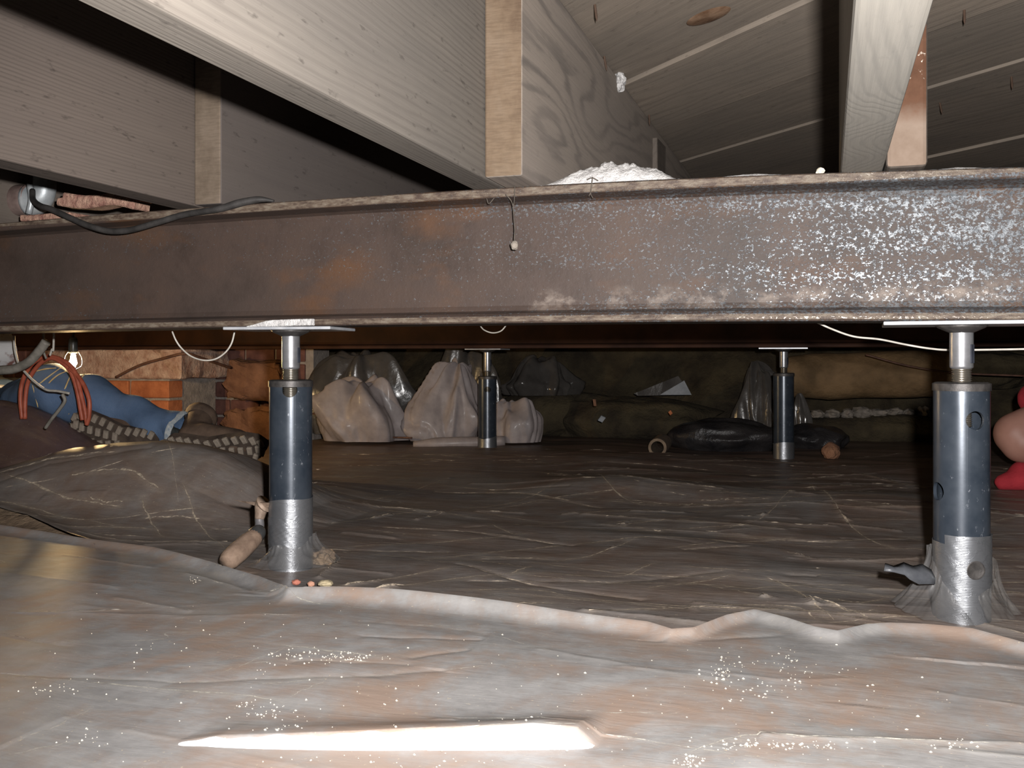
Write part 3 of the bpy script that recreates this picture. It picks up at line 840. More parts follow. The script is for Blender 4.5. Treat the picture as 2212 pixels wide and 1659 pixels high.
# near edge of the middle sheet shows at the far left, elsewhere it runs under the near sheet
edge_mid = gp([(-200, 1092), (0, 1112), (60, 1122), (120, 1143), (190, 1166), (260, 1230), (420, 1300), (640, 1360), (1400, 1440), (2212, 1470)], 0.02)
ex, ey = zip(*edge_mid)
xs = np.concatenate([np.linspace(-4.2, -2.4, 60)[:-1], np.linspace(-2.4, 1.2, 800), np.linspace(1.2, 2.4, 40)[1:]])
tt = np.linspace(0, 1, 760)
X, T = np.meshgrid(xs, tt)
Y0 = np.interp(X, ex, ey)
Y1 = np.interp(X, [-4.2, -2.25, -1.95, 2.4], [3.50, 3.50, 4.62, 4.62])
Y = Y0 + (Y1 - Y0) * T ** 1.35
LM = lines_of(MIDL, 430, 9, -1.8, 1.2, 1.25, 3.6, 0.95)
H, Dm = crease(X, Y, LM)
Z = ground(X, Y) + 0.003 + H + sines(X, Y, 24, 1.8, 6.0, 0.0040, 21, 0.55, 1.3) + 0.004
k = np.exp(-((Y - Y0) / 0.03) ** 2) * (X < -1.3)
Z = Z + 0.012 * k
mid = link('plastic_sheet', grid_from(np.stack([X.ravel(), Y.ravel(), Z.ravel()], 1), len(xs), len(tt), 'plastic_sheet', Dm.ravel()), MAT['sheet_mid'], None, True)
dust_lines(LM, xs, Y, Z, mid, MAT['dust_mid'], 4)
tag(mid, 'dark dusty creased plastic sheet across the middle, humped up at left', 'plastic sheet')

# near sheet
edge_pts = [(-250, 1118), (0, 1138), (90, 1150), (190, 1167), (330, 1190), (460, 1222), (560, 1254), (625, 1288), (720, 1290), (860, 1300), (960, 1310), (1100, 1322), (1250, 1338), (1400, 1352), (1450, 1366), (1500, 1362), (1570, 1334), (1630, 1320), (1700, 1338), (1760, 1358), (1810, 1366), (1870, 1350), (1920, 1346), (2000, 1350), (2100, 1360), (2212, 1386), (2400, 1400)]
edge_near = gp(edge_pts, 0.024)
ex2, ey2 = zip(*edge_near)
xs = np.concatenate([np.linspace(-4.2, -1.9, 50)[:-1], np.linspace(-1.9, 0.75, 760), np.linspace(0.75, 2.4, 40)[1:]])
tt = np.concatenate([np.linspace(0, 0.97, 420)[:-1], np.linspace(0.97, 1, 14)])
X, T = np.meshgrid(xs, tt)
E = np.interp(X, ex2, ey2)
Y = 0.30 + (E - 0.30) * T
LN = lines_of(NEARL, 60, 19, -1.5, 0.7, 0.7, 1.25, 0.35)
H, Dm = crease(X, Y, LN)
dist = E - Y
curl = np.exp(-(dist / 0.014) ** 1.5) * (0.011 + 0.010 * np.exp(-((X + 0.55) / 0.28) ** 2))
Z = ground(X, Y) + 0.013 + H * 0.45 + sines(X, Y, 24, 1.3, 4.0, 0.0030, 33, 0.5, 1.2) + curl + 0.003
# the sheet puffs up in a low fold where it catches the flash
def on_near(x, y):
    z = 0.02
    for _ in range(4):
        p = at(x, y, Z=z)
        i = int(np.argmin(np.abs(xs - p.x))); j = int(np.argmin(np.abs(Y[:, i] - p.y)))
        z = float(Z[j, i])
    return at(x, y, Z=z)
fx0, fy0 = on_near(385, 1600).xy
fx1, fy1 = on_near(1290, 1606).xy
fxm, fym = on_near(800, 1610).xy
tf_ = np.clip((X - fx0) / (fx1 - fx0), 0, 1)
fy = np.interp(X, [fx0, fxm, fx1], [fy0, fym, fy1])
win = np.where((X > fx0) & (X < fx1), np.interp(tf_, [0, .1, .5, .85, .95, 1], [0, .35, .75, 1, .8, 0]), 0)
FOLDH = 0.019
Z = Z + win * FOLDH * np.where(Y > fy, np.exp(-((Y - fy) / 0.05) ** 2), np.clip(1 + (Y - fy + 0.0) / 0.009, 0, 1))
near = link('plastic_sheet', grid_from(np.stack([X.ravel(), Y.ravel(), Z.ravel()], 1), len(xs), len(tt), 'plastic_sheet', Dm.ravel()), MAT['sheet_near'], None, True)
tag(near, 'pale grey translucent plastic sheet with a ragged edge filling the foreground', 'plastic sheet')
dust_lines([l for l in LN if all(q[1] < np.interp(q[0], ex2, ey2) - 0.02 for q in l[0])], xs, Y, Z, near, MAT['dust_near'], 5, 0.0016)
# shiny face of that fold, its flash glint coloured white
def near_z(x, y):
    i = int(np.argmin(np.abs(xs - x)))
    j = int(np.argmin(np.abs(Y[:, i] - y)))
    return float(Z[j, i])
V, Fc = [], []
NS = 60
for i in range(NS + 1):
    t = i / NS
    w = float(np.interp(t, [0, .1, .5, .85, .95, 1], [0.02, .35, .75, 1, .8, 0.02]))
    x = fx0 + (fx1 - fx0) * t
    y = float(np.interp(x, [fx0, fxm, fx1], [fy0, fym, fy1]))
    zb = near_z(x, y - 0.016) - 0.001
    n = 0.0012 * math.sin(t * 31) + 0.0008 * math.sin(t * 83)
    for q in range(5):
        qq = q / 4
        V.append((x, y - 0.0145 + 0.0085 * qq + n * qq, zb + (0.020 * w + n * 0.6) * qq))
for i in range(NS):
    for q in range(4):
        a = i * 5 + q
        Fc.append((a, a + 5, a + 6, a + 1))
fold = link('fold', pydata(V, Fc, 'fold'), MAT['fold_glint'], near, True)
fold['label'] = 'shiny raised fold with its flash glint coloured white'

# purple-brown tarp bunched behind the hump at the left
txs = np.linspace(-3.3, -2.02, 160); tys = np.linspace(2.22, 2.62, 90)
PX = np.array([-3.3, -2.9, -2.47, -2.36, -2.275, -2.18, -2.09, -2.02]); PZ = np.array([0.20, 0.23, 0.235, 0.22, 0.192, 0.15, 0.105, 0.06])
def tarp(X, Y):
    c = 2.40
    z = np.interp(X, PX, PZ) * np.exp(-(np.abs(Y - c) / 0.13) ** 2.2)
    return np.maximum(z, ground(X, Y) + 0.012) + sines(X, Y, 14, 2, 8, 0.005, 61) + 0.003
tp = link('plastic_tarp', grid_mesh(txs, tys, tarp, 'plastic_tarp', np.zeros(len(txs) * len(tys))), MAT['sheet_purple'], None, True)
tag(tp, 'purple-brown plastic tarp bunched up at the left below the red cable coil', 'tarp')

# ------------------------------------------------------------------ jack posts
def cut(o, cutters):
    for c in cutters:
        md = o.modifiers.new('b', 'BOOLEAN'); md.operation = 'DIFFERENCE'; md.solver = 'EXACT'; md.object = c
    bpy.context.view_layer.update()
    me_ = evaluated(o)
    o.modifiers.clear()
    o.data = me_
    for c in cutters:
        bpy.data.objects.remove(c)

def jack_post(loc, label, ztop, ztube, ztape, holes=(), plate=(0.20, 0.13, 0.0), tape_extra=True, R=0.0365):
    """screw jack post: loc on the ground; holes = (angle from the camera side in degrees, z)"""
    root = empty('jack_post', loc)
    tag(root, label, 'post', 'steel screw jack posts under the beams')
    face = math.atan2(-loc[1], -loc[0])
    V, Fc = lathe([(R, 0), (R, ztube), (R - 0.0045, ztube), (R - 0.0045, 0)], 64, True)
    t = link('tube', pydata(V, Fc, 'tube'), MAT['tube'], root)
    if holes:
        cs = []
        for deg, z in holes:
            bm = bmesh.new()
            bmesh.ops.create_cone(bm, cap_ends=True, segments=28, radius1=0.0128, radius2=0.0128, depth=0.05)
            a = face + math.radians(deg)
            d = Vector((math.cos(a), math.sin(a), 0))
            Mx = Matrix.Translation(Vector(loc) + d * R + Vector((0, 0, z))) @ d.to_track_quat('Z', 'Y').to_matrix().to_4x4()
            bm.transform(Mx)
            c = link('cutter', bm_mesh(bm))
            cs.append(c)
        cut(t, cs)
    me_ = t.data
    for p in me_.polygons:
        c = p.center
        p.use_smooth = abs(p.normal.z) < 0.5
    me_.update()
    try:
        t.data.set_sharp_from_angle(angle=math.radians(40))
    except Exception:
        pass
    V, Fc = lathe([(0.012, ztube), (R + 0.0015, ztube), (R + 0.0015, ztube + 0.010), (R - 0.003, ztube + 0.012), (0.012, ztube + 0.012)], 56)
    cr = link('cap_ring', pydata(V, Fc, 'cap_ring'), MAT['ring'], root, True)
    cr.data.set_sharp_from_angle(angle=math.radians(35))
    # screw rod: thread below, smooth sleeve above
    zt = ztube + 0.012
    zth = zt + 0.020
    pr = []
    z = ztube - 0.05
    while z < zth:
        pr += [(0.0118, z), (0.0138, z + 0.0014), (0.0118, z + 0.0028)]
        z += 0.0030
    V, Fc = lathe(pr, 28)
    link('thread', pydata(V, Fc, 'thread'), MAT['thread'], root, True)
    zpl = ztop - 0.0055
    V, Fc = lathe([(0.0118, zth - 0.002), (0.0152, zth), (0.0155, zth + 0.002), (0.0155, zpl - 0.010), (0.0155, zpl - 0.008)], 36)
    rod = link('screw_sleeve', pydata(V, Fc, 'screw_sleeve'), MAT['nickel'], root, True)
    # slot in the sleeve
    a = face + math.radians(62)
    d = Vector((math.cos(a), math.sin(a), 0))
    sl = link('slot', box_mesh(-0.0045, 0.0045, -0.001, 0.0015, -0.013, 0.013, bev=0.0005, name='slot'), MAT['tube_in'], rod)
    sl.location = d * 0.0148 + Vector((0, 0, (zth + zpl) / 2 - 0.01)); sl.rotation_euler = (0, 0, a - math.pi / 2)
    V, Fc = lathe([(0.0155, zpl - 0.010), (0.030, zpl - 0.0035), (0.034, zpl), (0.0, zpl)], 36)
    link('collar', pydata(V, Fc, 'collar'), MAT['ring'], root, True)
    w, dd, rz = plate
    pl = link('top_plate', box_mesh(-w / 2, w / 2, -dd / 2, dd / 2, 0, 0.0050, bev=0.0008, name='top_plate'), MAT['plate'], root)
    pl.location = (0, 0, zpl); pl.rotation_euler = (0, 0, rz)
    # duct tape wound round the foot
    V, Fc = [], []
    n, m = 72, 16
    for j in range(m + 1):
        for i in range(n):
            th = math.tau * i / n
            zz = ztape * j / m
            edge = 0.0
            if j == m: edge = 0.003 * math.sin(th * 2 + loc[0] * 9) + 0.004 * math.sin(th - face)
            rr = R + 0.0012 + 0.0003 * mnoise.noise(Vector((math.cos(th) * 2.2, math.sin(th) * 2.2, zz * 26 + loc[0] * 5)))
            V.append((rr * math.cos(th), rr * math.sin(th), zz + edge))
    for j in range(m):
        for i in range(n):
            i2 = (i + 1) % n
            Fc.append((j * n + i, j * n + i2, (j + 1) * n + i2, (j + 1) * n + i))
    tw = link('tape_wrap', pydata(V, Fc, 'tape_wrap'), MAT['tape'], root, True)
    tw['label'] = 'silver duct tape around the foot'
    return root, face

PL, fL = jack_post((-0.882, 1.475, 0.0), 'dark blue jack post with silver taped foot beside the hand tool, left foreground', 0.4235, 0.321, 0.129,
                   holes=((-3, 0.3165),), plate=(0.190, 0.125, math.radians(8)))
PR, fR = jack_post((0.179, 1.475, 0.0), 'slate blue jack post with round holes beside the red sleeve, right foreground', 0.421, 0.325, 0.118,
                   holes=((29, 0.2855), (-58, 0.1855)), plate=(0.205, 0.12, math.radians(-2)))
PB, fB = jack_post((at(1053, 900, Y=3.65).x, 3.65, 0.0), 'small dark jack post in front of the white plastic bags', 0.409, 0.287, 0.055,
                   holes=((0, 0.245),), plate=(0.15, 0.12, 0))
PC, fC = jack_post((at(1693, 900, Y=3.65).x, 3.65, 0.0), 'small dark jack post standing in the black heap at right back', 0.409, 0.305, 0.065,
                   plate=(0.17, 0.12, 0))
# extra wrap of tape and the hole pressed through it on the right post
def arc_strip(root, face, a0, a1, z0, z1, rr, mat, name='tape_strip', ripple=0.0005):
    V, Fc = [], []
    n, m = 30, 10
    for j in range(m + 1):
        for i in range(n + 1):
            a = face + math.radians(a0 + (a1 - a0) * i / n)
            r_ = rr + ripple * math.sin(i * 1.3 + j * 2.1)
            V.append((r_ * math.cos(a), r_ * math.sin(a), z0 + (z1 - z0) * j / m))
    for j in range(m):
        for i in range(n):
            k = j * (n + 1) + i
            Fc.append((k, k + 1, k + n + 2, k + n + 1))
    return link(name, pydata(V, Fc, name), mat, root, True)
arc_strip(PR, fR, -33, 120, 0.052, 0.128, 0.0384, MAT['tape'])
arc_strip(PL, fL, -95, 30, 0.050, 0.098, 0.0384, MAT['tape'])
a = fR + math.radians(27)
V, Fc = lathe([(0.0, 0.0), (0.0105, 0.0), (0.0120, 0.0006), (0.0128, 0.0)], 24)
hp = link('hole_dent', pydata(V, Fc, 'hole_dent'), MAT['ring'], PR, True)
d = Vector((math.cos(a), math.sin(a), 0))
hp.rotation_euler = d.to_track_quat('Z', 'Y').to_euler(); hp.location = d * 0.0390 + Vector((0, 0, 0.083))

# translucent film gathered round the feet of the two near posts
def skirt(center, face, a0, a1, r0, r1, ztopf, mat, label, seed=0, n=70, m=16):
    V, Fc = [], []
    for j in range(m + 1):
        t = j / m
        for i in range(n + 1):
            s = i / n
            a = face + math.radians(a0 + (a1 - a0) * s)
            zt = ztopf(s)
            rr = r1 + (r0 - r1) * (1 - t) ** 2.0
            rr += (1 - t * 0.7) * 0.010 * mnoise.noise(Vector((s * 7, seed, t * 1.5))) + 0.003 * mnoise.noise(Vector((s * 22, seed + 3, t * 3)))
            x, y = center[0] + rr * math.cos(a), center[1] + rr * math.sin(a)
            g = float(ground(x, y)) + 0.020
            V.append((x, y, max(g, g + zt * t)))
    for j in range(m):
        for i in range(n):
            k = j * (n + 1) + i
            Fc.append((k, k + 1, k + n + 2, k + n + 1))
    o = link('plastic_film', pydata(V, Fc, 'plastic_film'), mat, None, True)
    return tag(o, label, 'plastic film')
skirt((-0.882, 1.475), fL, -60, 85, 0.085, 0.044, lambda s: 0.022 + 0.022 * s + 0.006 * math.sin(s * 9), MAT['film'], 'clear plastic film gathered around the taped foot of the left foreground post', 2)
skirt((0.179, 1.475), fR, -105, 12, 0.088, 0.042, lambda s: 0.085 - 0.085 * max(0, s - 0.25) / 0.75, MAT['film'], 'clear plastic film climbing the left side of the right post foot', 5)
skirt((0.179, 1.475), fR, 28, 130, 0.070, 0.045, lambda s: 0.028 + 0.05 * s, MAT['film_thin'], 'clear plastic film tucked right of the right post foot', 8)
# torn grey flap by the right post
V, Fc = [], []
top = [(1912, 1216), (1930, 1222), (1952, 1214), (1972, 1222), (1992, 1218), (2012, 1230), (2020, 1246)]
bot = [(1910, 1233), (1932, 1236), (1955, 1242), (1966, 1252), (1985, 1262), (2005, 1262), (2020, 1262)]
for i, (p, q) in enumerate(zip(top, bot)):
    a_, b_ = at(p[0], p[1], Y=1.405 + 0.005 * i), at(q[0], q[1], Y=1.385 + 0.005 * i)
    V += [a_, (a_ + b_) / 2 + Vector((0, -0.006, 0.002)), b_]
for i in range(len(top) - 1):
    for q in range(2):
        k = i * 3 + q
        Fc.append((k, k + 1, k + 4, k + 3))
fp = link('torn_flap', pydata(V, Fc, 'torn_flap'), m_simple('grey_flap', (0.055, 0.058, 0.066), (0.10, 0.104, 0.112), 20, 0.4, bump=0.4), None, True)
md = fp.modifiers.new('s', 'SOLIDIFY'); md.thickness = 0.0015
tag(fp, 'torn grey plastic flap sticking out left of the right post foot', 'plastic scrap')

# ------------------------------------------------------------------ powder, crumbs, pebbles
def heap(name, x0, x1, y0, y1, hmax, label, seed, zf=None, prof=None, mat='powder'):
    nx, ny = 110, 28
    xs_ = np.linspace(x0, x1, nx); ys_ = np.linspace(y0, y1, ny)
    V = []
    for yy in ys_:
        for xx in xs_:
            s, t = (xx - x0) / (x1 - x0), (yy - y0) / (y1 - y0)
            p = np.interp(s, prof[0], prof[1]) if prof else math.sin(math.pi * s) ** 0.8
            q = math.sin(math.pi * min(1, max(0, t))) ** 0.5
            n_ = mnoise.fractal(Vector((xx * 60, yy * 60, seed)), 0.7, 2.0, 4)
            z = hmax * p * q * (1 + 0.22 * n_)
            z0 = float(zf(xx))
            V.append((xx, yy, z0 + max(0.0003, z)))
    me_ = grid_from(np.array(V), nx, ny, name)
    o = link(name, me_, MAT[mat])
    return tag(o, label, 'powder', kind=None)
heap('powder_pile', -0.418, -0.205, 1.426, 1.52, 0.036, 'white powder pile on the beam beside the tan joist end', 1, zbeam_top,
     ([0, .10, .2, .35, .5, .62, .8, .9, 1], [0, .30, .62, .85, 1, .85, .66, .35, 0.0]))
heap('powder_pile', -0.155, -0.05, 1.428, 1.51, 0.007, 'thin white powder streak on the beam left of the bright joist', 2, zbeam_top)
heap('powder_pile', 0.135, 0.21, 1.428, 1.51, 0.006, 'small white powder streak on the beam right of the red-stained joist end', 3, zbeam_top)
pk = at(1339, 178, X=-0.417)
o = rock('plaster_lump', pk, (0.012, 0.022, 0.020), MAT['powder'], 'white plaster lump stuck where the grey joist meets the planks', 'plaster', sub=3, amp=0.4, seed=6, flatb=False)
# white plaster left on the front of the lower flange above the left post
pl = box_mesh(-0.935, -0.808, BY0 - 0.0035, BY0 + 0.001, 0.4235, 0.4345, bev=0.001, cuts=9, jit=0.0022, name='plaster_smear')
for v in pl.vertices:
    s = (v.co.x + 0.935) / 0.127
    k = min(1.0, max(0.12, s * 3.0))
    v.co.z = 0.4232 + (v.co.z - 0.4232) * k
tag(link('plaster_smear', pl, MAT['powder']), 'white plaster smear on the lower beam edge above the left foreground post', 'plaster')
pw = rock('stone_crumb', at(1772, 371, Y=1.435) + Vector((0, 0, 0.001)), (0.006, 0.005, 0.005), MAT['crumb'], 'pale stone crumb on the beam left of the bright joist', 'stone', sub=2, seed=4)

for i, (x, y, sx, sz, c, lab) in enumerate(((640, 1258, .0075, .005, (0.36, .13, .09), 'small red brick pebble left of the tan pebbles at the left post foot'),
                                         (672, 1262, .006, .0045, (0.42, .22, .15), 'tiny reddish pebble between the red pebble and the tan one'),
                                         (703, 1261, .0125, .0055, (0.40, .33, .21), 'largest tan pebble on the sheet right of the left post foot'))):
    p = at(x, y, Z=0.022)
    m_ = m_simple('pebble_%d' % i, tuple(v * 0.8 for v in c), tuple(min(1, v * 1.2) for v in c), 60, 0.9, bump=0.4)
    rock('pebble', (p.x, p.y, float(ground(p.x, p.y)) + 0.0195), (sx, sx * 0.8, sz), m_, lab, 'pebble', sub=3, amp=0.2, seed=i + 2)
# bare soil showing through the torn sheet beside the left post
sp = at(700, 1187, Z=0.03)
rock('soil_clod', (sp.x, sp.y, 0.012), (0.022, 0.02, 0.018), MAT['dirt'], 'clod of tan soil poking through the torn sheet right of the left post', 'soil', sub=4, amp=0.3, seed=8)

# loose crumbs of plaster strewn over the foreground sheet (too many and too small to count)
V, Fc = [], []
rr_ = random.Random(12)
def crumb(x, y, s):
    z = near_z(x, y) + s * 0.3
    b = len(V)
    for dx, dy, dz in ((1, 0, 0), (-1, 0, 0), (0, 1, 0), (0, -1, 0), (0, 0, 1), (0, 0, -1)):
        k = s * rr_.uniform(0.6, 1.2)
        V.append((x + dx * k, y + dy * k, z + dz * k * 0.8))
    for f in ((0, 2, 4), (2, 1, 4), (1, 3, 4), (3, 0, 4), (2, 0, 5), (1, 2, 5), (3, 1, 5), (0, 3, 5)):
        Fc.append(tuple(b + q for q in f))
clusters = [(680, 1412, 90, 12, 60), (760, 1420, 60, 8, 40), (1560, 1450, 25, 25, 30), (1700, 1425, 30, 25, 26), (1640, 1490, 40, 20, 16), (1580, 1460, 60, 60, 40), (1730, 1470, 50, 25, 18),
            (120, 1480, 80, 12, 26), (180, 1590, 60, 20, 16), (570, 1515, 70, 22, 45), (560, 1240, 50, 8, 16), (420, 1250, 30, 6, 14), (1620, 1612, 90, 10, 60), (1760, 1615, 60, 8, 30), (1490, 1645, 25, 12, 40),
            (900, 1640, 300, 20, 26), (620, 1575, 60, 14, 14), (2060, 1612, 60, 16, 20), (1000, 1500, 500, 150, 70), (400, 1400, 380, 100, 50), (1800, 1500, 350, 120, 40)]
for cx, cy, sx, sy, n in clusters:
    for _ in range(n):
        p = at(cx + rr_.gauss(0, sx * 0.6), cy + rr_.gauss(0, sy * 0.6), Z=0.02)
        if p.y > np.interp(p.x, ex2, ey2) - 0.02: continue
        crumb(p.x, p.y, rr_.choice((0.0006, 0.0008, 0.001, 0.0016)))
cb = link('plaster_crumbs', pydata(V, Fc, 'plaster_crumbs'), MAT['crumb'])
tag(cb, 'pale plaster crumbs strewn over the foreground sheet', 'crumbs', kind='stuff')

# ------------------------------------------------------------------ things lying on or hanging at the beam
# black cable draped over the beam front
pts = [at(70, 412, Y=1.49), at(72, 432, Y=1.47), at(88, 445, Y=1.43), at(110, 452, Y=1.415), at(150, 470, Y=1.408), at(190, 487, Y=1.405), at(235, 499, Y=1.405), at(280, 497, Y=1.405), at(335, 482, Y=1.405),
       at(400, 463, Y=1.406), at(470, 452, Y=1.410), at(520, 438, Y=1.418), at(560, 431, Y=1.425), at(592, 434, Y=1.432)]
tag(tube('black_cable', pts, [0.0055] * 10 + [0.0070, 0.006, 0.002], MAT['rubber'], flat=1.0), 'black cable drooping over the front of the beam at upper left', 'cable')

# broken brick and slab on the flange at the far left
ch = box_mesh(-0.085, 0.085, -0.022, 0.022, -0.0125, 0.0125, bev=0.003, cuts=9, jit=0.005, name='brick_chunk')
for v in ch.vertices:
    v.co.z += 0.006 * math.sin(v.co.x * 30) - (0.10 * max(0, v.co.x - 0.03))
    v.co.x += 0.012 * (v.co.z > 0)
o = link('brick_chunk', ch, MAT['chunk'])
o.location = at(222, 438, Y=1.475) + Vector((0, 0, 0.004)); o.rotation_euler = (0.03, 0.075, 0.05)
tag(o, 'long broken brick chunk on the beam behind the black cable', 'brick')
ch2 = box_mesh(-0.058, 0.058, -0.028, 0.028, -0.006, 0.006, bev=0.002, cuts=6, jit=0.003, name='mortar_slab')
o = link('mortar_slab', ch2, MAT['chunk'])
p = at(125, 466, Y=1.47)
o.location = (p.x, 1.466, float(zbeam_top(p.x)) + 0.008)
tag(o, 'thin flat mortar slab on the beam under the broken brick chunk', 'mortar')
# pipe run with a coupling above the beam, far left
py = 1.53
pr_ = empty('pipe_fitting', at(40, 470, Y=py))
tag(pr_, 'green and grey pipe fitting above the beam at the far left edge', 'pipe')
base = Vector(pr_.location)
def sub_tube(name, pts_, r, mat, par, **kw):
    o = tube(name, [Vector(q) - Vector(par.location) for q in pts_], r, mat, par, **kw)
    return o
cz = at(0, 436, Y=py).z
xa = at(0, 436, Y=py).x + 0.012
sub_tube('pipe', [(xa - 0.5, py, cz), (xa - 0.1, py, cz), (xa + 0.016, py, cz)], 0.027, MAT['green_pipe'], pr_, seg=24, sm=2)
sub_tube('coupling', [(xa + 0.012, py, cz), (xa + 0.04, py, cz), (xa + 0.072, py, cz)], 0.031, MAT['brown_metal'], pr_, seg=24, sm=2)
sub_tube('elbow', [(xa + 0.066, py, cz - 0.002), (xa + 0.084, py, cz + 0.0), (xa + 0.098, py, cz + 0.014), (xa + 0.100, py, cz + 0.045), (xa + 0.100, py, cz + 0.09)], [0.033, 0.027, 0.022, 0.021, 0.021], MAT['galv'], pr_, seg=20, sm=4)
sub_tube('bracket', [at(64, 398, Y=1.495), at(68, 430, Y=1.49), at(62, 462, Y=1.49)], 0.006, MAT['galv'], pr_, seg=8, sm=3)

# cobweb threads with a lump of dirt
cw = empty('cobweb', at(1110, 410, Y=1.418))
tag(cw, 'dusty cobweb strand with a grey dirt lump hanging on the beam', 'cobweb')
for a_ in ([(1092, 420), (1103, 432), (1108, 445), (1110, 470), (1112, 492), (1111, 520)], [(1112, 402), (1111, 430), (1109, 445)], [(1051, 428), (1056, 440), (1068, 427)]):
    sub_tube('strand', [at(x, y, Y=1.4165) for x, y in a_], 0.0008, MAT['web'], cw, seg=6, sm=4)
o = rock('dirt_lump', at(1111, 530, Y=1.417) - cw.location, (0.0060, 0.005, 0.0068), MAT['debris'], sub=3, amp=0.2, seed=3, parent=cw, flatb=False)
cw2 = empty('cobweb', at(1277, 400, Y=1.418))
tag(cw2, 'short dusty cobweb tuft under the white powder pile', 'cobweb')
for a_ in ([(1280, 382), (1278, 400), (1276, 418), (1281, 428)], [(1277, 414), (1272, 424)], [(1268, 388), (1279, 384), (1292, 390)]):
    sub_tube('strand', [at(x, y, Y=1.4165) for x, y in a_], 0.0008, MAT['web'], cw2, seg=6, sm=4)

# thin wires under the beam
def wire(px, Y, r, mat, label, cat='wire', name='thin_wire', sm=8, seg=8):
    if not hasattr(Y, '__len__'): Y = [Y] * len(px)
    return tag(tube(name, [at(x, y, Y=yy) for (x, y), yy in zip(px, Y)], r, mat, seg=seg, sm=sm), label, cat)
wire([(372, 716), (380, 735), (392, 752), (412, 769), (438, 778), (464, 776), (486, 762), (500, 742), (507, 716)], 1.56, 0.0016, MAT['wire_white'], 'thin white wire loop hanging left of the left foreground post')
wire([(1036, 702), (1046, 713), (1064, 719), (1082, 715), (1094, 702)], 1.56, 0.0012, MAT['wire_grey'], 'small dull wire loop under the beam above the far left post')
wire([(1760, 694), (1800, 712), (1845, 727), (1900, 733), (1960, 745), (2010, 753), (2060, 756), (2212, 754), (2320, 750)], 1.60, 0.0016, MAT['wire_white'], 'thin white wire running behind the right foreground post')
wire([(1870, 766), (1960, 790), (2060, 805), (2212, 812)], 4.2, 0.004, MAT['wire_dark'], 'dark cord drooping across the brown wrapped duct')
wire([(250, 815), (300, 790), (350, 775), (400, 764), (440, 775), (500, 795)], [3.51, 3.51, 3.51, 3.52, 3.62, 3.80], 0.006, MAT['wire_dark'], 'brown wire bent across the brick pier top')
wire([(675, 893), (720, 905), (770, 930), (830, 943), (890, 946)], 3.72, 0.004, MAT['wire_dark'], 'thin brown cord lying before the left white plastic bag')

# ------------------------------------------------------------------ cables, duct and lamp at the left
for i, (pp, lab) in enumerate((
    ([(48, 905), (44, 860), (50, 820), (70, 785), (100, 770), (135, 778), (160, 800), (172, 840), (182, 880), (188, 915)], 'red-orange cable loop, outer coil at far left'),
    ([(54, 905), (55, 860), (62, 822), (84, 788), (112, 774), (142, 790), (158, 815), (168, 850), (174, 885), (178, 908)], 'red-orange cable loop, inner coil at far left'),
    ([(150, 796), (168, 812), (184, 838), (193, 868), (192, 900), (187, 918)], 'red-orange cable strand nearest the jeans'))):
    wire(pp, 2.30, 0.0065, MAT['wire_red'], lab, 'cable', 'red_cable', seg=10)
wire([(30, 725), (32, 755), (40, 785), (55, 805), (75, 825), (100, 842), (125, 845), (150, 850)], 2.20, 0.0035, MAT['wire_white'], 'white wire looping past the grey duct end at far left')
wire([(135, 852), (140, 866), (128, 885), (112, 905), (98, 925)], 2.20, 0.005, MAT['wire_grey'], 'stiff grey cable end above the purple tarp')
wire([(94, 300), (95, 500), (94, 735), (93, 755), (100, 775)], 2.10, 0.003, MAT['wire_grey'], 'short grey wire hanging above the red cable coil')
wire([(117, 305), (117, 500), (116, 735), (112, 755), (108, 768)], 2.10, 0.003, MAT['wire_white'], 'short pale wire end hanging above the red cable coil')
MAT['light_streak'] = m_simple('streak_yellow', (0.55, 0.38, 0.16), (0.78, 0.60, 0.30), 60, 0.7, bump=0)  # yellow strands added to imitate lamp-light streaks on the jeans folds
for pp, lab in (([(74, 803), (98, 797), (121, 795)], 'topmost modelled light streak lying flat over the jeans knee'), ([(76, 837), (98, 819), (130, 795)], 'long straight modelled light streak slanting down the jeans knee'),
                ([(92, 858), (104, 830), (124, 811), (143, 802)], 'long bowed modelled light streak below the lamp on the jeans'), ([(132, 863), (139, 843), (148, 821), (155, 808)], 'steep modelled light streak inside the red cable loop on the jeans'),
                ([(174, 819), (180, 811), (184, 806)], 'shortest modelled light streak, just right of the red cable loop'), ([(148, 895), (169, 865), (180, 847)], 'lowest modelled light streak crossing behind the red cable'),
                ([(70, 832), (77, 858), (82, 880)], 'leftmost modelled light streak hanging down the jeans')):
    tag(tube('lamp_streak', [at(x, y, D=3.005) for x, y in pp], [0.0012, 0.0026, 0.0012], MAT['light_streak'], seg=6, sm=6), lab, 'light_streak', 'modelled light streaks over the jeans knee')
wire([(-40, 806), (0, 800), (30, 797), (62, 782), (85, 758), (100, 738)], 2.00, 0.012, MAT['wire_grey'], 'fat grey hose curving under the grey duct at far left', 'hose', 'hose')
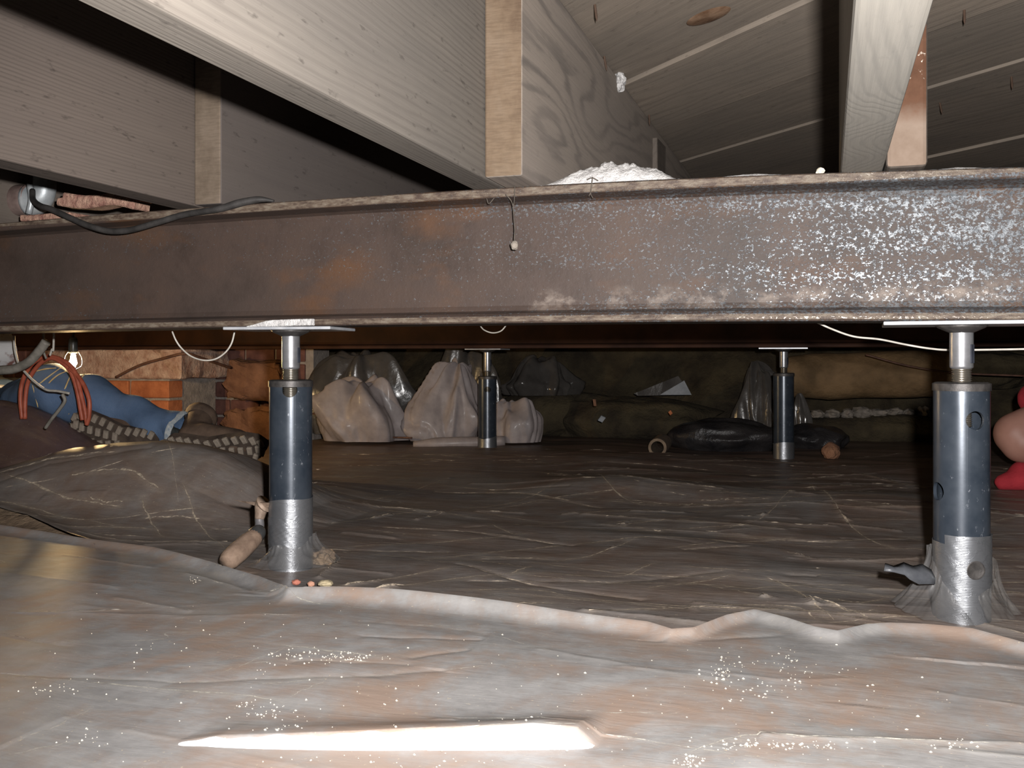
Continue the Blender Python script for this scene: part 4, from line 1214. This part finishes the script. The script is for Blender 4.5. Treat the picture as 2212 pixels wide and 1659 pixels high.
# round duct end
V, Fc = lathe([(0.0, 0.012), (0.060, 0.012), (0.066, 0.0), (0.070, 0.0), (0.070, -0.45), (0.0, -0.45)], 36)
dc = link('duct', pydata(V, Fc, 'duct'), m_simple('duct_zinc', (0.20, 0.10, 0.085), (0.55, 0.55, 0.55), 16, 0.6, 0.1, 0.5, lo=0.42, hi=0.5), None, True)
dc.location = at(16, 758, Y=2.35); dc.rotation_euler = (math.radians(80), 0, math.radians(150))
dc.data.set_sharp_from_angle(angle=math.radians(35))
tag(dc, 'blotchy grey and brown round duct end hanging at the far left', 'duct')
bkw = box_mesh(-0.06, 0.06, -0.02, 0.02, -0.03, 0.03, bev=0.004, cuts=4, jit=0.004, name='white_block')
o = link('white_block', bkw, MAT['powder']); o.location = at(20, 852, Y=2.75); o.rotation_euler = (0, 0.1, 0.3)
tag(o, 'whitewashed block beside the jeans knee at far left', 'block')

# caged work lamp
LP = at(158, 783, Y=2.60)
lamp = empty('work_lamp', LP)
tag(lamp, 'glowing caged work lamp hanging over the jeans knee', 'lamp')
s = NT('bulb_glow'); m_bulb = s.set((1, 0.8, 0.5), 0.3, emit=(1.0, 0.66, 0.30), emits=2900.0)
V, Fc = lathe([(0.0, -0.014), (0.007, -0.012), (0.0115, -0.006), (0.0125, 0.0), (0.010, 0.010), (0.007, 0.022), (0.006, 0.03)], 24)
link('bulb', pydata(V, Fc, 'bulb'), m_bulb, lamp, True)
V, Fc = lathe([(0.0, 0.03), (0.013, 0.03), (0.015, 0.036), (0.014, 0.075), (0.010, 0.085), (0.0, 0.085)], 20)
link('socket', pydata(V, Fc, 'socket'), MAT['black_gloss'], lamp, True)
for k in range(4):
    a_ = math.tau * k / 4 + 0.4
    c, s_ = math.cos(a_), math.sin(a_)
    tube('cage_wire', [Vector((0.014 * c, 0.014 * s_, 0.038)), Vector((0.026 * c, 0.026 * s_, 0.018)), Vector((0.027 * c, 0.027 * s_, -0.010)), Vector((0.0, 0.0, -0.026))], 0.0006, MAT['galv'], lamp, seg=6, sm=5)
tube('cord', [Vector((0, 0, 0.084)), Vector((-0.02, 0.02, 0.12)), Vector((-0.15, 0.08, 0.16)), Vector((-0.5, 0.1, 0.20))], 0.004, MAT['rubber'], lamp)

# ------------------------------------------------------------------ person lying at the left: jeans and boots
def blob(name, caps, voxel, mat, parent=None, smooth=6):
    """capsules (p, q, rp, rq) fused into one continuous skin"""
    bm = bmesh.new()
    for p, q, r0, r1 in caps:
        p, q = Vector(p), Vector(q)
        for c, r_ in ((p, r0), (q, r1)):
            bmesh.ops.create_uvsphere(bm, u_segments=20, v_segments=12, radius=r_, matrix=Matrix.Translation(c))
        d = q - p
        if d.length > 1e-4:
            bmesh.ops.create_cone(bm, cap_ends=True, segments=20, radius1=r0, radius2=r1, depth=d.length,
                                  matrix=Matrix.Translation((p + q) / 2) @ d.to_track_quat('Z', 'Y').to_matrix().to_4x4())
    o = link(name, bm_mesh(bm, name))
    md = o.modifiers.new('r', 'REMESH'); md.mode = 'VOXEL'; md.voxel_size = voxel
    md = o.modifiers.new('s', 'SMOOTH'); md.iterations = smooth; md.factor = 0.5
    bpy.context.view_layer.update()
    me_ = evaluated(o)
    o.modifiers.clear(); o.data = me_
    me_.materials.clear(); me_.materials.append(mat)
    me_.polygons.foreach_set('use_smooth', [True] * len(me_.polygons))
    if parent: o.parent = parent
    return o

KN = Vector((-2.40, 2.53, 0.245)); CU = at(394, 934, D=2.96); AN = at(380, 950, D=2.95)
HP = Vector((-2.80, 2.74, 0.15)); HP2 = Vector((-2.84, 2.90, 0.15))
KN2 = Vector((-2.42, 2.74, 0.12)); AN2 = at(300, 950, D=3.08)
CH = Vector((-3.22, 2.86, 0.18)); NK = Vector((-3.46, 2.88, 0.20)); HD = Vector((-3.62, 2.88, 0.21))
SH = Vector((-3.36, 2.72, 0.24)); EL = Vector((-3.18, 2.56, 0.12)); WR = Vector((-3.0, 2.62, 0.06))
p1 = blob('person', [(HP, KN, .075, .055), (KN, AN, .052, .036), (HP2, KN2, .075, .055), (KN2, AN2, .052, .036), (HP, HP2, .10, .10), ((HP + HP2) / 2, CH, .11, .13),
                     (CH, NK, .12, .05), (NK, HD, .05, .085), (HD, HD + Vector((-.05, 0, .01)), .085, .085), (SH, EL, .045, .038), (EL, WR, .036, .026), (WR, WR + Vector((.07, .02, -.01)), .03, .022)], 0.012, MAT['sock'])
tag(p1, 'person in blue jeans and muddy boots lying at the left under the lamp', 'person')
pc = box_mesh(0, 1, 0, 1, 0, 1)
bpy.data.meshes.remove(pc)
def trouser(name, path, radii, mat, parent, hem=True, seed=0, seg=40, hole_in=0.05):
    P_ = smooth_line(path, 14)
    n = len(P_)
    rr = np.interp(np.linspace(0, 1, n), np.linspace(0, 1, len(radii)), radii)
    V, Fc = tube_geo(P_, list(rr), seg, False)
    for i in range(n):
        for k in range(seg):
            v = V[i * seg + k]
            out = (v - P_[i]).normalized()
            th = math.tau * k / seg
            t = i / n
            f = 0.005 * math.sin(t * 34 + 2.2 * math.sin(th + seed) + seed) * (0.35 + abs(math.sin(t * 3.1 + 0.6)))
            f += 0.010 * mnoise.noise(v * 14)
            # slack folds behind the knee
            V[i * seg + k] = v + out * f
    # turn the hem in
    base = len(V) - seg
    t_ = (P_[-1] - P_[-3]).normalized()
    for q, (dr, dl) in enumerate(((0.93, 0.002), (0.88, -0.006), (0.84, -hole_in))):
        for k in range(seg):
            v = V[base + k]
            V.append(P_[-1] + (v - P_[-1]) * dr + t_ * dl)
        b0 = base + seg * q
        for k in range(seg):
            k2 = (k + 1) % seg
            Fc.append((b0 + k, b0 + k2, b0 + seg + k2, b0 + seg + k))
    o = link(name, pydata(V, Fc, name), mat, parent, True)
    return o, P_, V[base:base + seg], t_
tr, P_, ring, t_ = trouser('jeans_leg', [HP, (HP + KN) / 2, at(105, 852, D=3.12), at(175, 858, D=3.06), at(265, 890, D=3.02), at(345, 922, D=2.98), CU], [.110, .10, .090, .076, .056, .058, .066], MAT['denim'], p1)
tr['label'] = 'faded blue denim trouser leg with frayed hem'
V, Fc = [], []
for q in range(3):
    for k, v in enumerate(ring):
        j = mnoise.noise(Vector(v) * 90) * 0.003
        V.append(v + (v - P_[-1]).normalized() * (0.002 if q < 2 else -0.004) + t_ * ((-0.014, 0.001, 0.003)[q] + (j if q else 0)))
sg = len(ring)
for q in range(2):
    for k in range(sg):
        k2 = (k + 1) % sg
        Fc.append((q * sg + k, q * sg + k2, (q + 1) * sg + k2, (q + 1) * sg + k))
link('hem', pydata(V, Fc, 'hem'), MAT['denim_pale'], tr, True)
trouser('jeans_leg', [HP2, (HP2 + KN2) / 2, KN2, (KN2 + AN2) / 2, AN2 + (KN2 - AN2) * 0.12], [.115, .105, .088, .08, .068], MAT['denim'], p1, seed=2)
blob('jeans_seat', [(HP, HP2, .118, .118), ((HP + HP2) / 2, (HP + HP2) / 2 + Vector((-.10, 0, .02)), .13, .128)], 0.012, MAT['denim'], p1)
blob('shirt', [((HP + HP2) / 2 + Vector((-.12, 0, .03)), CH, .125, .142), (CH, CH.lerp(NK, .55), .138, .10), (CH + Vector((-.1, -.08, .05)), SH, .085, .066), (SH, SH.lerp(EL, .7), .062, .052)], 0.012, MAT['dark_cloth'], p1)
blob('hair', [(HD + Vector((-.03, .01, .03)), HD + Vector((-.07, .01, .02)), .086, .08)], 0.010, MAT['hair'], p1)
blob('forearm_skin', [(SH.lerp(EL, .75), EL, .040, .040), (EL, WR, .039, .029), (WR, WR + Vector((.06, .02, -.01)), .031, .024)] +
     [(WR + Vector((.055, .02 + k * .014 - .02, -.012)), WR + Vector((.115 - abs(k - 1.3) * .008, .02 + k * .017 - .024, -.024)), .0085, .0075) for k in range(4)] +
     [(WR + Vector((.02, -.02, -.005)), WR + Vector((.06, -.05, -.02)), .010, .008)], 0.005, MAT['skin'], p1, smooth=3)
# boots: each a thing worn on the foot, modelled sole first in its own frame (x = heel to toe, z up)
def boot(loc, rot, label, flip=1):
    root = empty('boot', loc)
    root.rotation_euler = rot
    tag(root, label, 'boot', 'muddy work boots of the person in jeans')
    def outline(t):    # half widths along the sole
        return float(np.interp(t, [0, .06, .2, .42, .62, .8, .93, 1.0], [.012, .034, .040, .034, .048, .052, .036, .008])), 0.012 * math.sin(t * math.pi) * flip
    V, Fc = [], []
    N = 26
    for z_ in (0.0, 0.020):
        for side in (1, -1):
            for i in range(N + 1):
                t = i / N if side == 1 else 1 - i / N
                w, c = outline(t)
                V.append((t * 0.30, c + side * w, z_ + (0.012 * max(0, t - .8) / .2)))
    m = 2 * (N + 1)
    Fc.append(tuple(reversed(range(m)))); Fc.append(tuple(range(m, 2 * m)))
    for k in range(m):
        k2 = (k + 1) % m
        Fc.append((k, k2, m + k2, m + k))
    so = link('sole', pydata(V, Fc, 'sole'), MAT['sole'], root)
    lug = box_mesh(-0.008, 0.008, -0.013, 0.013, -0.009, 0.001, bev=0.002, name='lug')
    lug.materials.append(MAT['lug'])
    bar = box_mesh(-0.007, 0.007, -0.030, 0.030, -0.009, 0.001, bev=0.002, name='lug')
    bar.materials.append(MAT['lug'])
    for t in (.08, .16, .24, .33, .43, .53, .62, .71, .80, .88, .95):
        w, c = outline(t)
        for sd in (1, -1):
            o = bpy.data.objects.new('lug', lug); COL.objects.link(o); o.parent = so
            o.location = (t * 0.30, c + sd * (w - 0.012), 0.012 * max(0, t - .8) / .2); o.rotation_euler = (0, 0, sd * 0.35)
        if .4 < t < .9:
            o = bpy.data.objects.new('lug', lug); COL.objects.link(o); o.parent = so
            o.location = (t * 0.30 + 0.012, c, 0.012 * max(0, t - .8) / .2)
    up = blob('upper', [(Vector((.055, 0, .05)), Vector((.09, 0, .055)), .036, .038), (Vector((.09, 0, .055)), Vector((.20, .004 * flip, .040)), .040, .036),
                        (Vector((.20, .008 * flip, .036)), Vector((.255, .008 * flip, .033)), .038, .030), (Vector((.06, 0, .05)), Vector((.055, 0, .14)), .036, .042)], 0.007, MAT['boot'], root, 4)
    V2, F2 = [], []
    for j, (r_, z_) in enumerate(((.043, .130), (.050, .142), (.050, .158), (.043, .165))):
        for k in range(20):
            a_ = math.tau * k / 20
            V2.append((.055 + r_ * math.cos(a_), r_ * math.sin(a_), z_))
    for j in range(3):
        for k in range(20):
            F2.append((j * 20 + k, j * 20 + (k + 1) % 20, (j + 1) * 20 + (k + 1) % 20, (j + 1) * 20 + k))
    link('ankle_collar', pydata(V2, F2, 'ankle_collar'), MAT['boot'], root, True)
    for k in range(4):
        x_ = .115 + k * .024
        tube('lace', [Vector((x_, -.022, .086 - k * .010)), Vector((x_ + .004, 0, .094 - k * .011)), Vector((x_, .022, .086 - k * .010))], 0.0024, MAT['sock'], root, seg=6, sm=3)
    return root
def frame(xaxis, zaxis):
    x_ = Vector(xaxis).normalized(); z_ = Vector(zaxis); z_ = (z_ - x_ * z_.dot(x_)).normalized()
    y_ = z_.cross(x_)
    return Matrix((x_, y_, z_)).transposed().to_euler()
# sole of the right boot turned to the viewer, toe behind the post
boot(at(358, 962, D=2.86), frame(RGT * 1.0 + UP * -0.03 + FWD * -0.05, FWD * 0.86 + UP * 0.52), 'muddy boot sticking out of the jeans hem beside the left post')
boot(at(342, 957, D=2.92), frame(RGT * -1.0 + UP * 0.22 + FWD * 0.15, FWD * 0.97 + UP * 0.20), 'muddy boot with its lugged sole showing under the jeans calf', -1)

# ------------------------------------------------------------------ person in red at the right edge
e = at(2196, 944, D=2.68)
E2 = Vector((0.50, 2.98, 0.160))
S2 = Vector((0.74, 3.04, 0.275)); W2 = Vector((0.74, 2.90, 0.10))
C2 = Vector((0.92, 3.16, 0.17)); PV = Vector((1.38, 3.36, 0.13)); N2 = Vector((0.74, 3.20, 0.27)); H2 = Vector((0.66, 3.26, 0.30))
H2 = Vector((0.80, 3.32, 0.30)); N2 = Vector((0.84, 3.26, 0.25))
K3 = Vector((1.80, 3.20, 0.14)); A3 = Vector((2.18, 3.36, 0.06)); K4 = Vector((1.80, 3.50, 0.10)); A4 = Vector((2.2, 3.62, 0.06))
p2 = blob('person', [(S2, E2, .058, .060), (E2 + Vector((.015, -.005, -.02)), W2, .060, .036), (W2, W2 + Vector((.07, .0, -.02)), .036, .026), (C2, PV, .14, .12), (C2, N2, .11, .05), (N2, H2, .05, .085), (S2, C2, .07, .12),
                     (PV, K3, .085, .055), (K3, A3, .05, .035), (PV, K4, .085, .055), (K4, A4, .05, .035)] +
     [(W2 + Vector((.07, .01 * k - .015, -.02)), W2 + Vector((.13 - abs(k - 1.4) * .008, .018 * k - .027, -.045)), .0095, .008) for k in range(4)] +
     [(W2 + Vector((.03, .03, -.005)), W2 + Vector((.09, .06, -.03)), .011, .009)], 0.008, MAT['skin'])
tag(p2, 'person in a red shirt at the right edge, bare bent elbow showing', 'person')
sh = blob('red_shirt', [(C2, PV + Vector((-.08, 0, 0)), .155, .135), (C2, C2.lerp(N2, .6), .14, .085), (S2, C2, .088, .14), (S2, S2.lerp(E2, .52), .082, .078), (S2.lerp(E2, .30) + Vector((0, 0, .03)), S2.lerp(E2, .70) + Vector((0, .01, .055)), .075, .050),
                       (at(2236, 858, D=2.74), at(2330, 850, D=2.8), .046, .07), (Vector((.52, 2.97, .045)), Vector((.90, 3.02, .06)), .042, .075), (Vector((.46, 2.95, .025)), Vector((.58, 2.96, .045)), .022, .05)], 0.008, MAT['red_cloth'], p2, 5)
for v in sh.data.vertices:
    v.co += Vector((0, 0, 1)) * mnoise.noise(v.co * 11) * 0.010 + Vector((1, 0, 0)) * mnoise.noise(v.co * 19 + Vector((3, 0, 0))) * 0.006
blob('trousers', [(PV + Vector((-.03, 0, 0)), PV, .135, .13), (PV, K3, .105, .075), (K3, A3, .07, .05), (PV, K4, .105, .075), (K4, A4, .07, .05)], 0.014, MAT['dark_cloth'], p2)
blob('hair', [(H2 + Vector((0, .02, .03)), H2 + Vector((.01, .03, 0)), .082, .084)], 0.012, MAT['hair'], p2)

# ------------------------------------------------------------------ hand tool by the left post
tl = empty('hand_tool', at(510, 1225, Z=0.02))
tag(tl, 'dusty hand tool with thick handle and thin blade leaning by the left post', 'tool')
a_, b_ = at(488, 1216, Y=1.36), at(552, 1158, Y=1.43)
sub_tube('handle', [a_, a_.lerp(b_, .12), a_.lerp(b_, .4), a_.lerp(b_, .75), b_], [0.013, 0.0170, 0.0180, 0.0172, 0.0145], MAT['handle'], tl, seg=20, sm=5)
c_ = at(562, 1143, Y=1.445)
sub_tube('ferrule', [b_.lerp(a_, .06), b_.lerp(c_, .5), c_], [0.0150, 0.0140, 0.0105], MAT['black_gloss'], tl, seg=18, sm=3)
d_ = at(560, 1120, Y=1.45)
sub_tube('neck', [c_.lerp(b_, .2), c_.lerp(d_, .5), d_], [0.0085, 0.0080, 0.0078], MAT['chrome'], tl, seg=14, sm=3)
e_ = at(566, 1094, Y=1.455)
sub_tube('shank', [d_.lerp(c_, .1), d_.lerp(e_, .5), e_, at(572, 1088, Y=1.455)], [0.0078, 0.010, 0.013, 0.017], MAT['tool_metal'], tl, seg=14, sm=4)
bl = pydata([at(504, 1080, Y=1.450), at(530, 1083, Y=1.447), at(560, 1086, Y=1.444), at(590, 1086, Y=1.446), at(600, 1096, Y=1.45), at(560, 1096, Y=1.45), at(540, 1089, Y=1.45)] +
            [at(504, 1080, Y=1.452), at(530, 1083, Y=1.463), at(560, 1086, Y=1.470), at(590, 1086, Y=1.470), at(600, 1096, Y=1.47), at(560, 1096, Y=1.47), at(540, 1089, Y=1.465)],
            [(0, 6, 5, 4, 3, 2, 1)[::-1], (7, 8, 9, 10, 11, 12, 13)[::-1]] + [(k, (k + 1) % 7, 7 + (k + 1) % 7, 7 + k) for k in range(7)], 'blade')
ob = link('blade', bl, MAT['tool_metal'], tl)
ob.matrix_parent_inverse = Matrix.Translation(-tl.location)

# ------------------------------------------------------------------ bags and debris at the back
def bag(loc, size, mat, label, seed, amp=0.30, tip=None, cat='plastic bag', name='plastic_bag', sub=5, fold=1.0):
    """crumpled film: coarse faceted skin with sharp creases, then rounded a little"""
    rb = random.Random(seed * 17 + 3)
    bm = bmesh.new()
    bmesh.ops.create_icosphere(bm, subdivisions=3, radius=1)
    sv = Vector((seed * 5.3, seed * 1.7, seed))
    ax_ = Vector((rb.uniform(-1, 1), rb.uniform(-.4, .4), 1)).normalized()
    for v in bm.verts:
        p = v.co.normalized()
        n1 = mnoise.fractal(p * 1.1 + sv, 0.9, 2.0, 2)
        th = math.atan2(p.dot(Vector((1, 0, 0))), p.dot(Vector((0, 1, 0)))) + 1.2 * mnoise.noise(p * 1.3 + sv)
        pleat = abs(((th * (3.2 + seed % 3) / math.pi) % 1.0) - 0.5) * 2 - 0.5
        r_ = 1 + amp * n1 + 0.20 * fold * pleat * (0.4 + 0.6 * abs(p.z)) + rb.uniform(-0.055, 0.055) * fold
        if tip:
            d = max(0.0, p.dot(Vector(tip).normalized()))
            r_ += 0.55 * d ** 4
        v.co = Vector((p.x * r_ * size[0], p.y * r_ * size[1], max(-size[2] * 0.85, p.z * r_ * size[2])))
    cl = bm.edges.layers.float.new('crease_edge')
    for e_ in bm.edges:
        e_[cl] = rb.choice((0, 0, 0.5, 0.8))
    o = link(name, bm_mesh(bm, name))
    md = o.modifiers.new('s', 'SUBSURF'); md.levels = 2; md.render_levels = 2
    bpy.context.view_layer.update()
    me2 = evaluated(o); o.modifiers.clear(); o.data = me2
    me2.materials.clear(); me2.materials.append(mat)
    me2.polygons.foreach_set('use_smooth', [True] * len(me2.polygons))
    o.location = loc
    return tag(o, label, cat, 'crumpled plastic bags at the back' if name == 'plastic_bag' else None)
def drape(base, peak, R0, h, mat, label, seed, pleats=9, p=1.5, depth=0.6, group='crumpled plastic bags at the back'):
    """film hanging in pleats from a peak: base = ground centre, peak = (dx, dy) shift of the top"""
    rb = random.Random(seed * 31 + 1)
    nt, nr = 132, 36
    cuts_ = sorted(rb.random() for _ in range(pleats))
    amps = [rb.uniform(0.5, 1.2) for _ in cuts_]
    tw = rb.choice((-1, 1)) * rb.uniform(0.10, 0.22)
    V, Fc = [], []
    sv = Vector((seed * 3.3, seed, seed * 1.9))
    for i in range(nr + 1):
        t = i / nr
        for k in range(nt):
            u = k / nt
            th = math.tau * u
            uu = (u + tw * t + 0.07 * mnoise.noise(Vector((math.cos(th), math.sin(th), t * 1.5)) + sv)) % 1.0
            d = min((min(abs(uu - c), 1 - abs(uu - c)) / a_, a_) for c, a_ in zip(cuts_, amps))
            pl_ = max(0.0, 1 - d[0] * pleats * 1.3) * d[1]
            r_ = (t ** 0.75) * (1 + 0.50 * mnoise.noise(Vector((math.cos(th) * 1.3, math.sin(th) * 1.3, t * 1.2)) + sv)) * (0.84 + 0.34 * pl_ * (0.3 + t)) * (1 - 0.30 * max(0, (t - 0.72) / 0.28) ** 1.5)
            z = h * max(0.0, 1 - t ** p) + h * 0.10 * pl_ * math.sin(t * math.pi) + h * 0.42 * math.sin(math.pi * t) * mnoise.noise(Vector((math.cos(th) * 1.5, math.sin(th) * 1.5, t * 2.0)) + sv * 2)
            cr = mnoise.noise(Vector((math.cos(th) * r_ * 6, math.sin(th) * r_ * 6, t * 5)) + sv)
            r_ *= 1 + 0.05 * abs(cr)
            x = base[0] + peak[0] * (1 - t) + RGT.x * math.cos(th) * r_ * R0 + FWD.x * math.sin(th) * r_ * R0 * depth
            y = base[1] + peak[1] * (1 - t) + RGT.y * math.cos(th) * r_ * R0 + FWD.y * math.sin(th) * r_ * R0 * depth
            V.append((x, y, max(0.012, base[2] + z)))
    for i in range(nr):
        for k in range(nt):
            k2 = (k + 1) % nt
            Fc.append((i * nt + k, (i + 1) * nt + k, (i + 1) * nt + k2, i * nt + k2))
    o = link('plastic_bag', pydata(V, Fc, 'plastic_bag'), mat, None, True)
    return tag(o, label, 'plastic bag', group)
def gb(x, D, z=0.02):
    q = at(x, 900, D=D)
    return (q.x, q.y, z)
drape(gb(785, 4.12), (0.0, 0.0), 0.205, 0.245, MAT['bag_white'], 'crumpled white plastic bag, left one behind the brown cord', 1, 8, 1.8)
drape(gb(965, 4.16), (0.04, 0.03), 0.165, 0.325, MAT['bag_white'], 'tall crumpled white plastic bag just left of the far post', 2, 9, 1.5)
drape(gb(1108, 4.06), (-0.02, 0.02), 0.125, 0.165, MAT['bag_white'], 'rounded white plastic bag just right of the far post', 3, 7, 2.6)
drape(gb(1170, 4.50, 0.20), (-0.02, 0.0), 0.215, 0.165, MAT['bag_clear'], 'dark clear plastic bag with glints, above the rounded white bag', 4, 11, 1.7)
drape(gb(770, 4.52, 0.02), (0.02, 0.0), 0.30, 0.36, MAT['bag_clear'], 'long crumple of dark clear plastic behind the left white bag', 5, 13, 1.8, 0.35)
drape(gb(1010, 4.58, 0.02), (0.0, 0.0), 0.20, 0.37, MAT['bag_clear'], 'crumple of clear plastic behind the tall white bag', 6, 11, 2.0, 0.35)
drape(gb(1650, 4.24, 0.02), (-0.03, 0.03), 0.13, 0.34, MAT['bag_clear'], 'dark clear plastic crumple standing left of the right far post', 7, 9, 1.2)
drape(gb(1735, 4.10, 0.02), (-0.02, 0.0), 0.055, 0.20, MAT['bag_clear'], 'small clear plastic wisp right of the right far post', 8, 6, 1.2)
bag((gb(1170, 4.62)[0], gb(1170, 4.62)[1], 0.10), (0.24, 0.12, 0.115), MAT['bank'], 'dark dirt ledge carrying the clear plastic bag with glints', 12, 0.15, cat='dirt mound', name='dirt_mound', fold=0.4)
# rolled white sheet in front of the bags
tag(tube('plastic_roll', [at(893, 960, D=3.98), at(960, 958, D=3.98), at(1030, 956, D=3.99), at(1090, 952, D=4.0)], [0.012, 0.026, 0.026, 0.024, 0.02], MAT['bag_white'], seg=20), 'rolled white plastic lying at the foot of the far post', 'plastic roll')
# black heap round the right far post
bag(at(1560, 945, D=3.95), (0.24, 0.13, 0.075), MAT['black_film'], 'low black plastic heap left of the right far post', 9, 0.2, cat='plastic heap', name='plastic_heap')
bag(at(1760, 950, D=4.0), (0.14, 0.11, 0.065), MAT['black_film'], 'low black plastic heap right of the right far post', 10, 0.2, cat='plastic heap', name='plastic_heap')
bag(at(1360, 905, D=4.50), (0.42, 0.15, 0.115), MAT['bank'], 'low dark dirt mound between the two far posts', 11, 0.3, cat='dirt mound', name='dirt_mound')
# wedge of grey panel
V = [at(1370, 850, D=4.5), at(1465, 812, D=4.5), at(1492, 853, D=4.5), at(1378, 855, D=4.5)]
V = [Vector(v) for v in V]
th = FWD * 0.02
me_ = pydata(V + [v + th for v in V], [(0, 3, 2, 1), (4, 5, 6, 7)] + [(k, (k + 1) % 4, 4 + (k + 1) % 4, 4 + k) for k in range(4)])
tag(link('grey_panel', me_, MAT['bag_clear']), 'dark grey sheet wedge propped up at the back centre right', 'panel')
V = [at(1425, 853, D=4.46), at(1478, 822, D=4.46), at(1494, 853, D=4.46)]
me_ = pydata(V + [v + th for v in V], [(0, 2, 1), (3, 4, 5)] + [(k, (k + 1) % 3, 3 + (k + 1) % 3, 3 + k) for k in range(3)])
tag(link('pale_panel', me_, MAT['grey_box']), 'pale blue-grey triangular scrap leaning on the dark wedge', 'panel')
# clay pipe end
ax = (FWD * 1.0 + RGT * 0.25).normalized()
c0 = at(1420, 967, D=3.62)
root = empty('pipe_stub', c0); tag(root, 'short round pipe stub lying open end forward, back centre', 'pipe')
V, Fc = lathe([(0.024, 0.0), (0.034, 0.0), (0.035, 0.01), (0.035, 0.22), (0.024, 0.22)], 32, True)
o = link('pipe_wall', pydata(V, Fc, 'pipe_wall'), MAT['pipe_clay'], root, True); o.rotation_euler = ax.to_track_quat('Z', 'Y').to_euler()
o.data.set_sharp_from_angle(angle=math.radians(35))
# wrapped duct
du = tube('wrapped_duct', [at(1700, 815, Y=4.55), at(1830, 812, Y=4.55), at(1960, 808, Y=4.50), at(2055, 806, Y=4.48), at(2075, 806, Y=4.48)], [0.09, 0.105, 0.10, 0.104, 0.100, 0.095, 0.03], MAT['duct'], seg=32, sm=12)
for v in du.data.vertices:
    v.co += Vector((0, -1, 0.6)).normalized() * mnoise.fractal(v.co * 7, 0.9, 2, 4) * 0.010
tag(du, 'brown wrapped round duct along the back wall at right', 'duct')
bag(at(2140, 800, D=4.35), (0.18, 0.10, 0.10), MAT['bank'], 'dark earth lump past the end of the brown duct', 15, 0.3, cat='dirt mound', name='dirt_mound')
# rubble row in front of the duct
r5 = random.Random(4)
where = ['under the left end of the brown duct', 'second from the left below the duct', 'third from the left below the duct', 'pale one in the middle below the duct', 'fifth from the left below the duct', 'sixth from the left below the duct', 'low flat one right below the duct', 'rightmost below the duct']
for i in range(8):
    x = 1765 + i * 33
    p = at(x, 888, D=4.24)
    rock('rubble_piece', (p.x, p.y, float(ground(p.x, p.y)) + 0.125), (r5.uniform(.025, .05), .03, r5.uniform(.018, .032)), MAT['debris'], 'grey rubble piece ' + where[i], 'rubble', sub=3, seed=20 + i, group='rubble pieces below the duct')
bag((at(1890, 930, D=4.26).x, at(1890, 930, D=4.26).y, 0.055), (0.36, 0.10, 0.072), MAT['bank'], 'dark dirt ledge carrying the row of rubble pieces', 17, 0.12, cat='dirt mound', name='dirt_mound', fold=0.4)
p = at(1795, 985, Z=0.02)
rock('cone_stone', (p.x, p.y, 0.035), (0.03, 0.025, 0.032), MAT['rock'], 'small brown pointed stone on the sheet right of the right far post', 'stone', sub=3, seed=31, amp=0.2)
for i, (x, y, w, lab) in enumerate(((1300, 905, .022, 'thin bright plastic scrap standing between the far posts'), (1285, 870, .03, 'small rusty scrap on the dirt mound between the far posts'), (1448, 892, .014, 'tiny orange scrap above the pipe stub'))):
    p = at(x, y, D=4.05)
    me_ = box_mesh(-w / 2, w / 2, -0.004, 0.004, -w * (.55 if i != 1 else .2), w * (.55 if i != 1 else .2), bev=0.001, cuts=3, jit=0.005, name='scrap')
    o = link('scrap', me_, (MAT['grey_box'], MAT['rock'], MAT['brick'])[i]); o.location = p; o.rotation_euler = (0.3, 0.5 + i, 0.4)
    tag(o, lab, 'scrap')
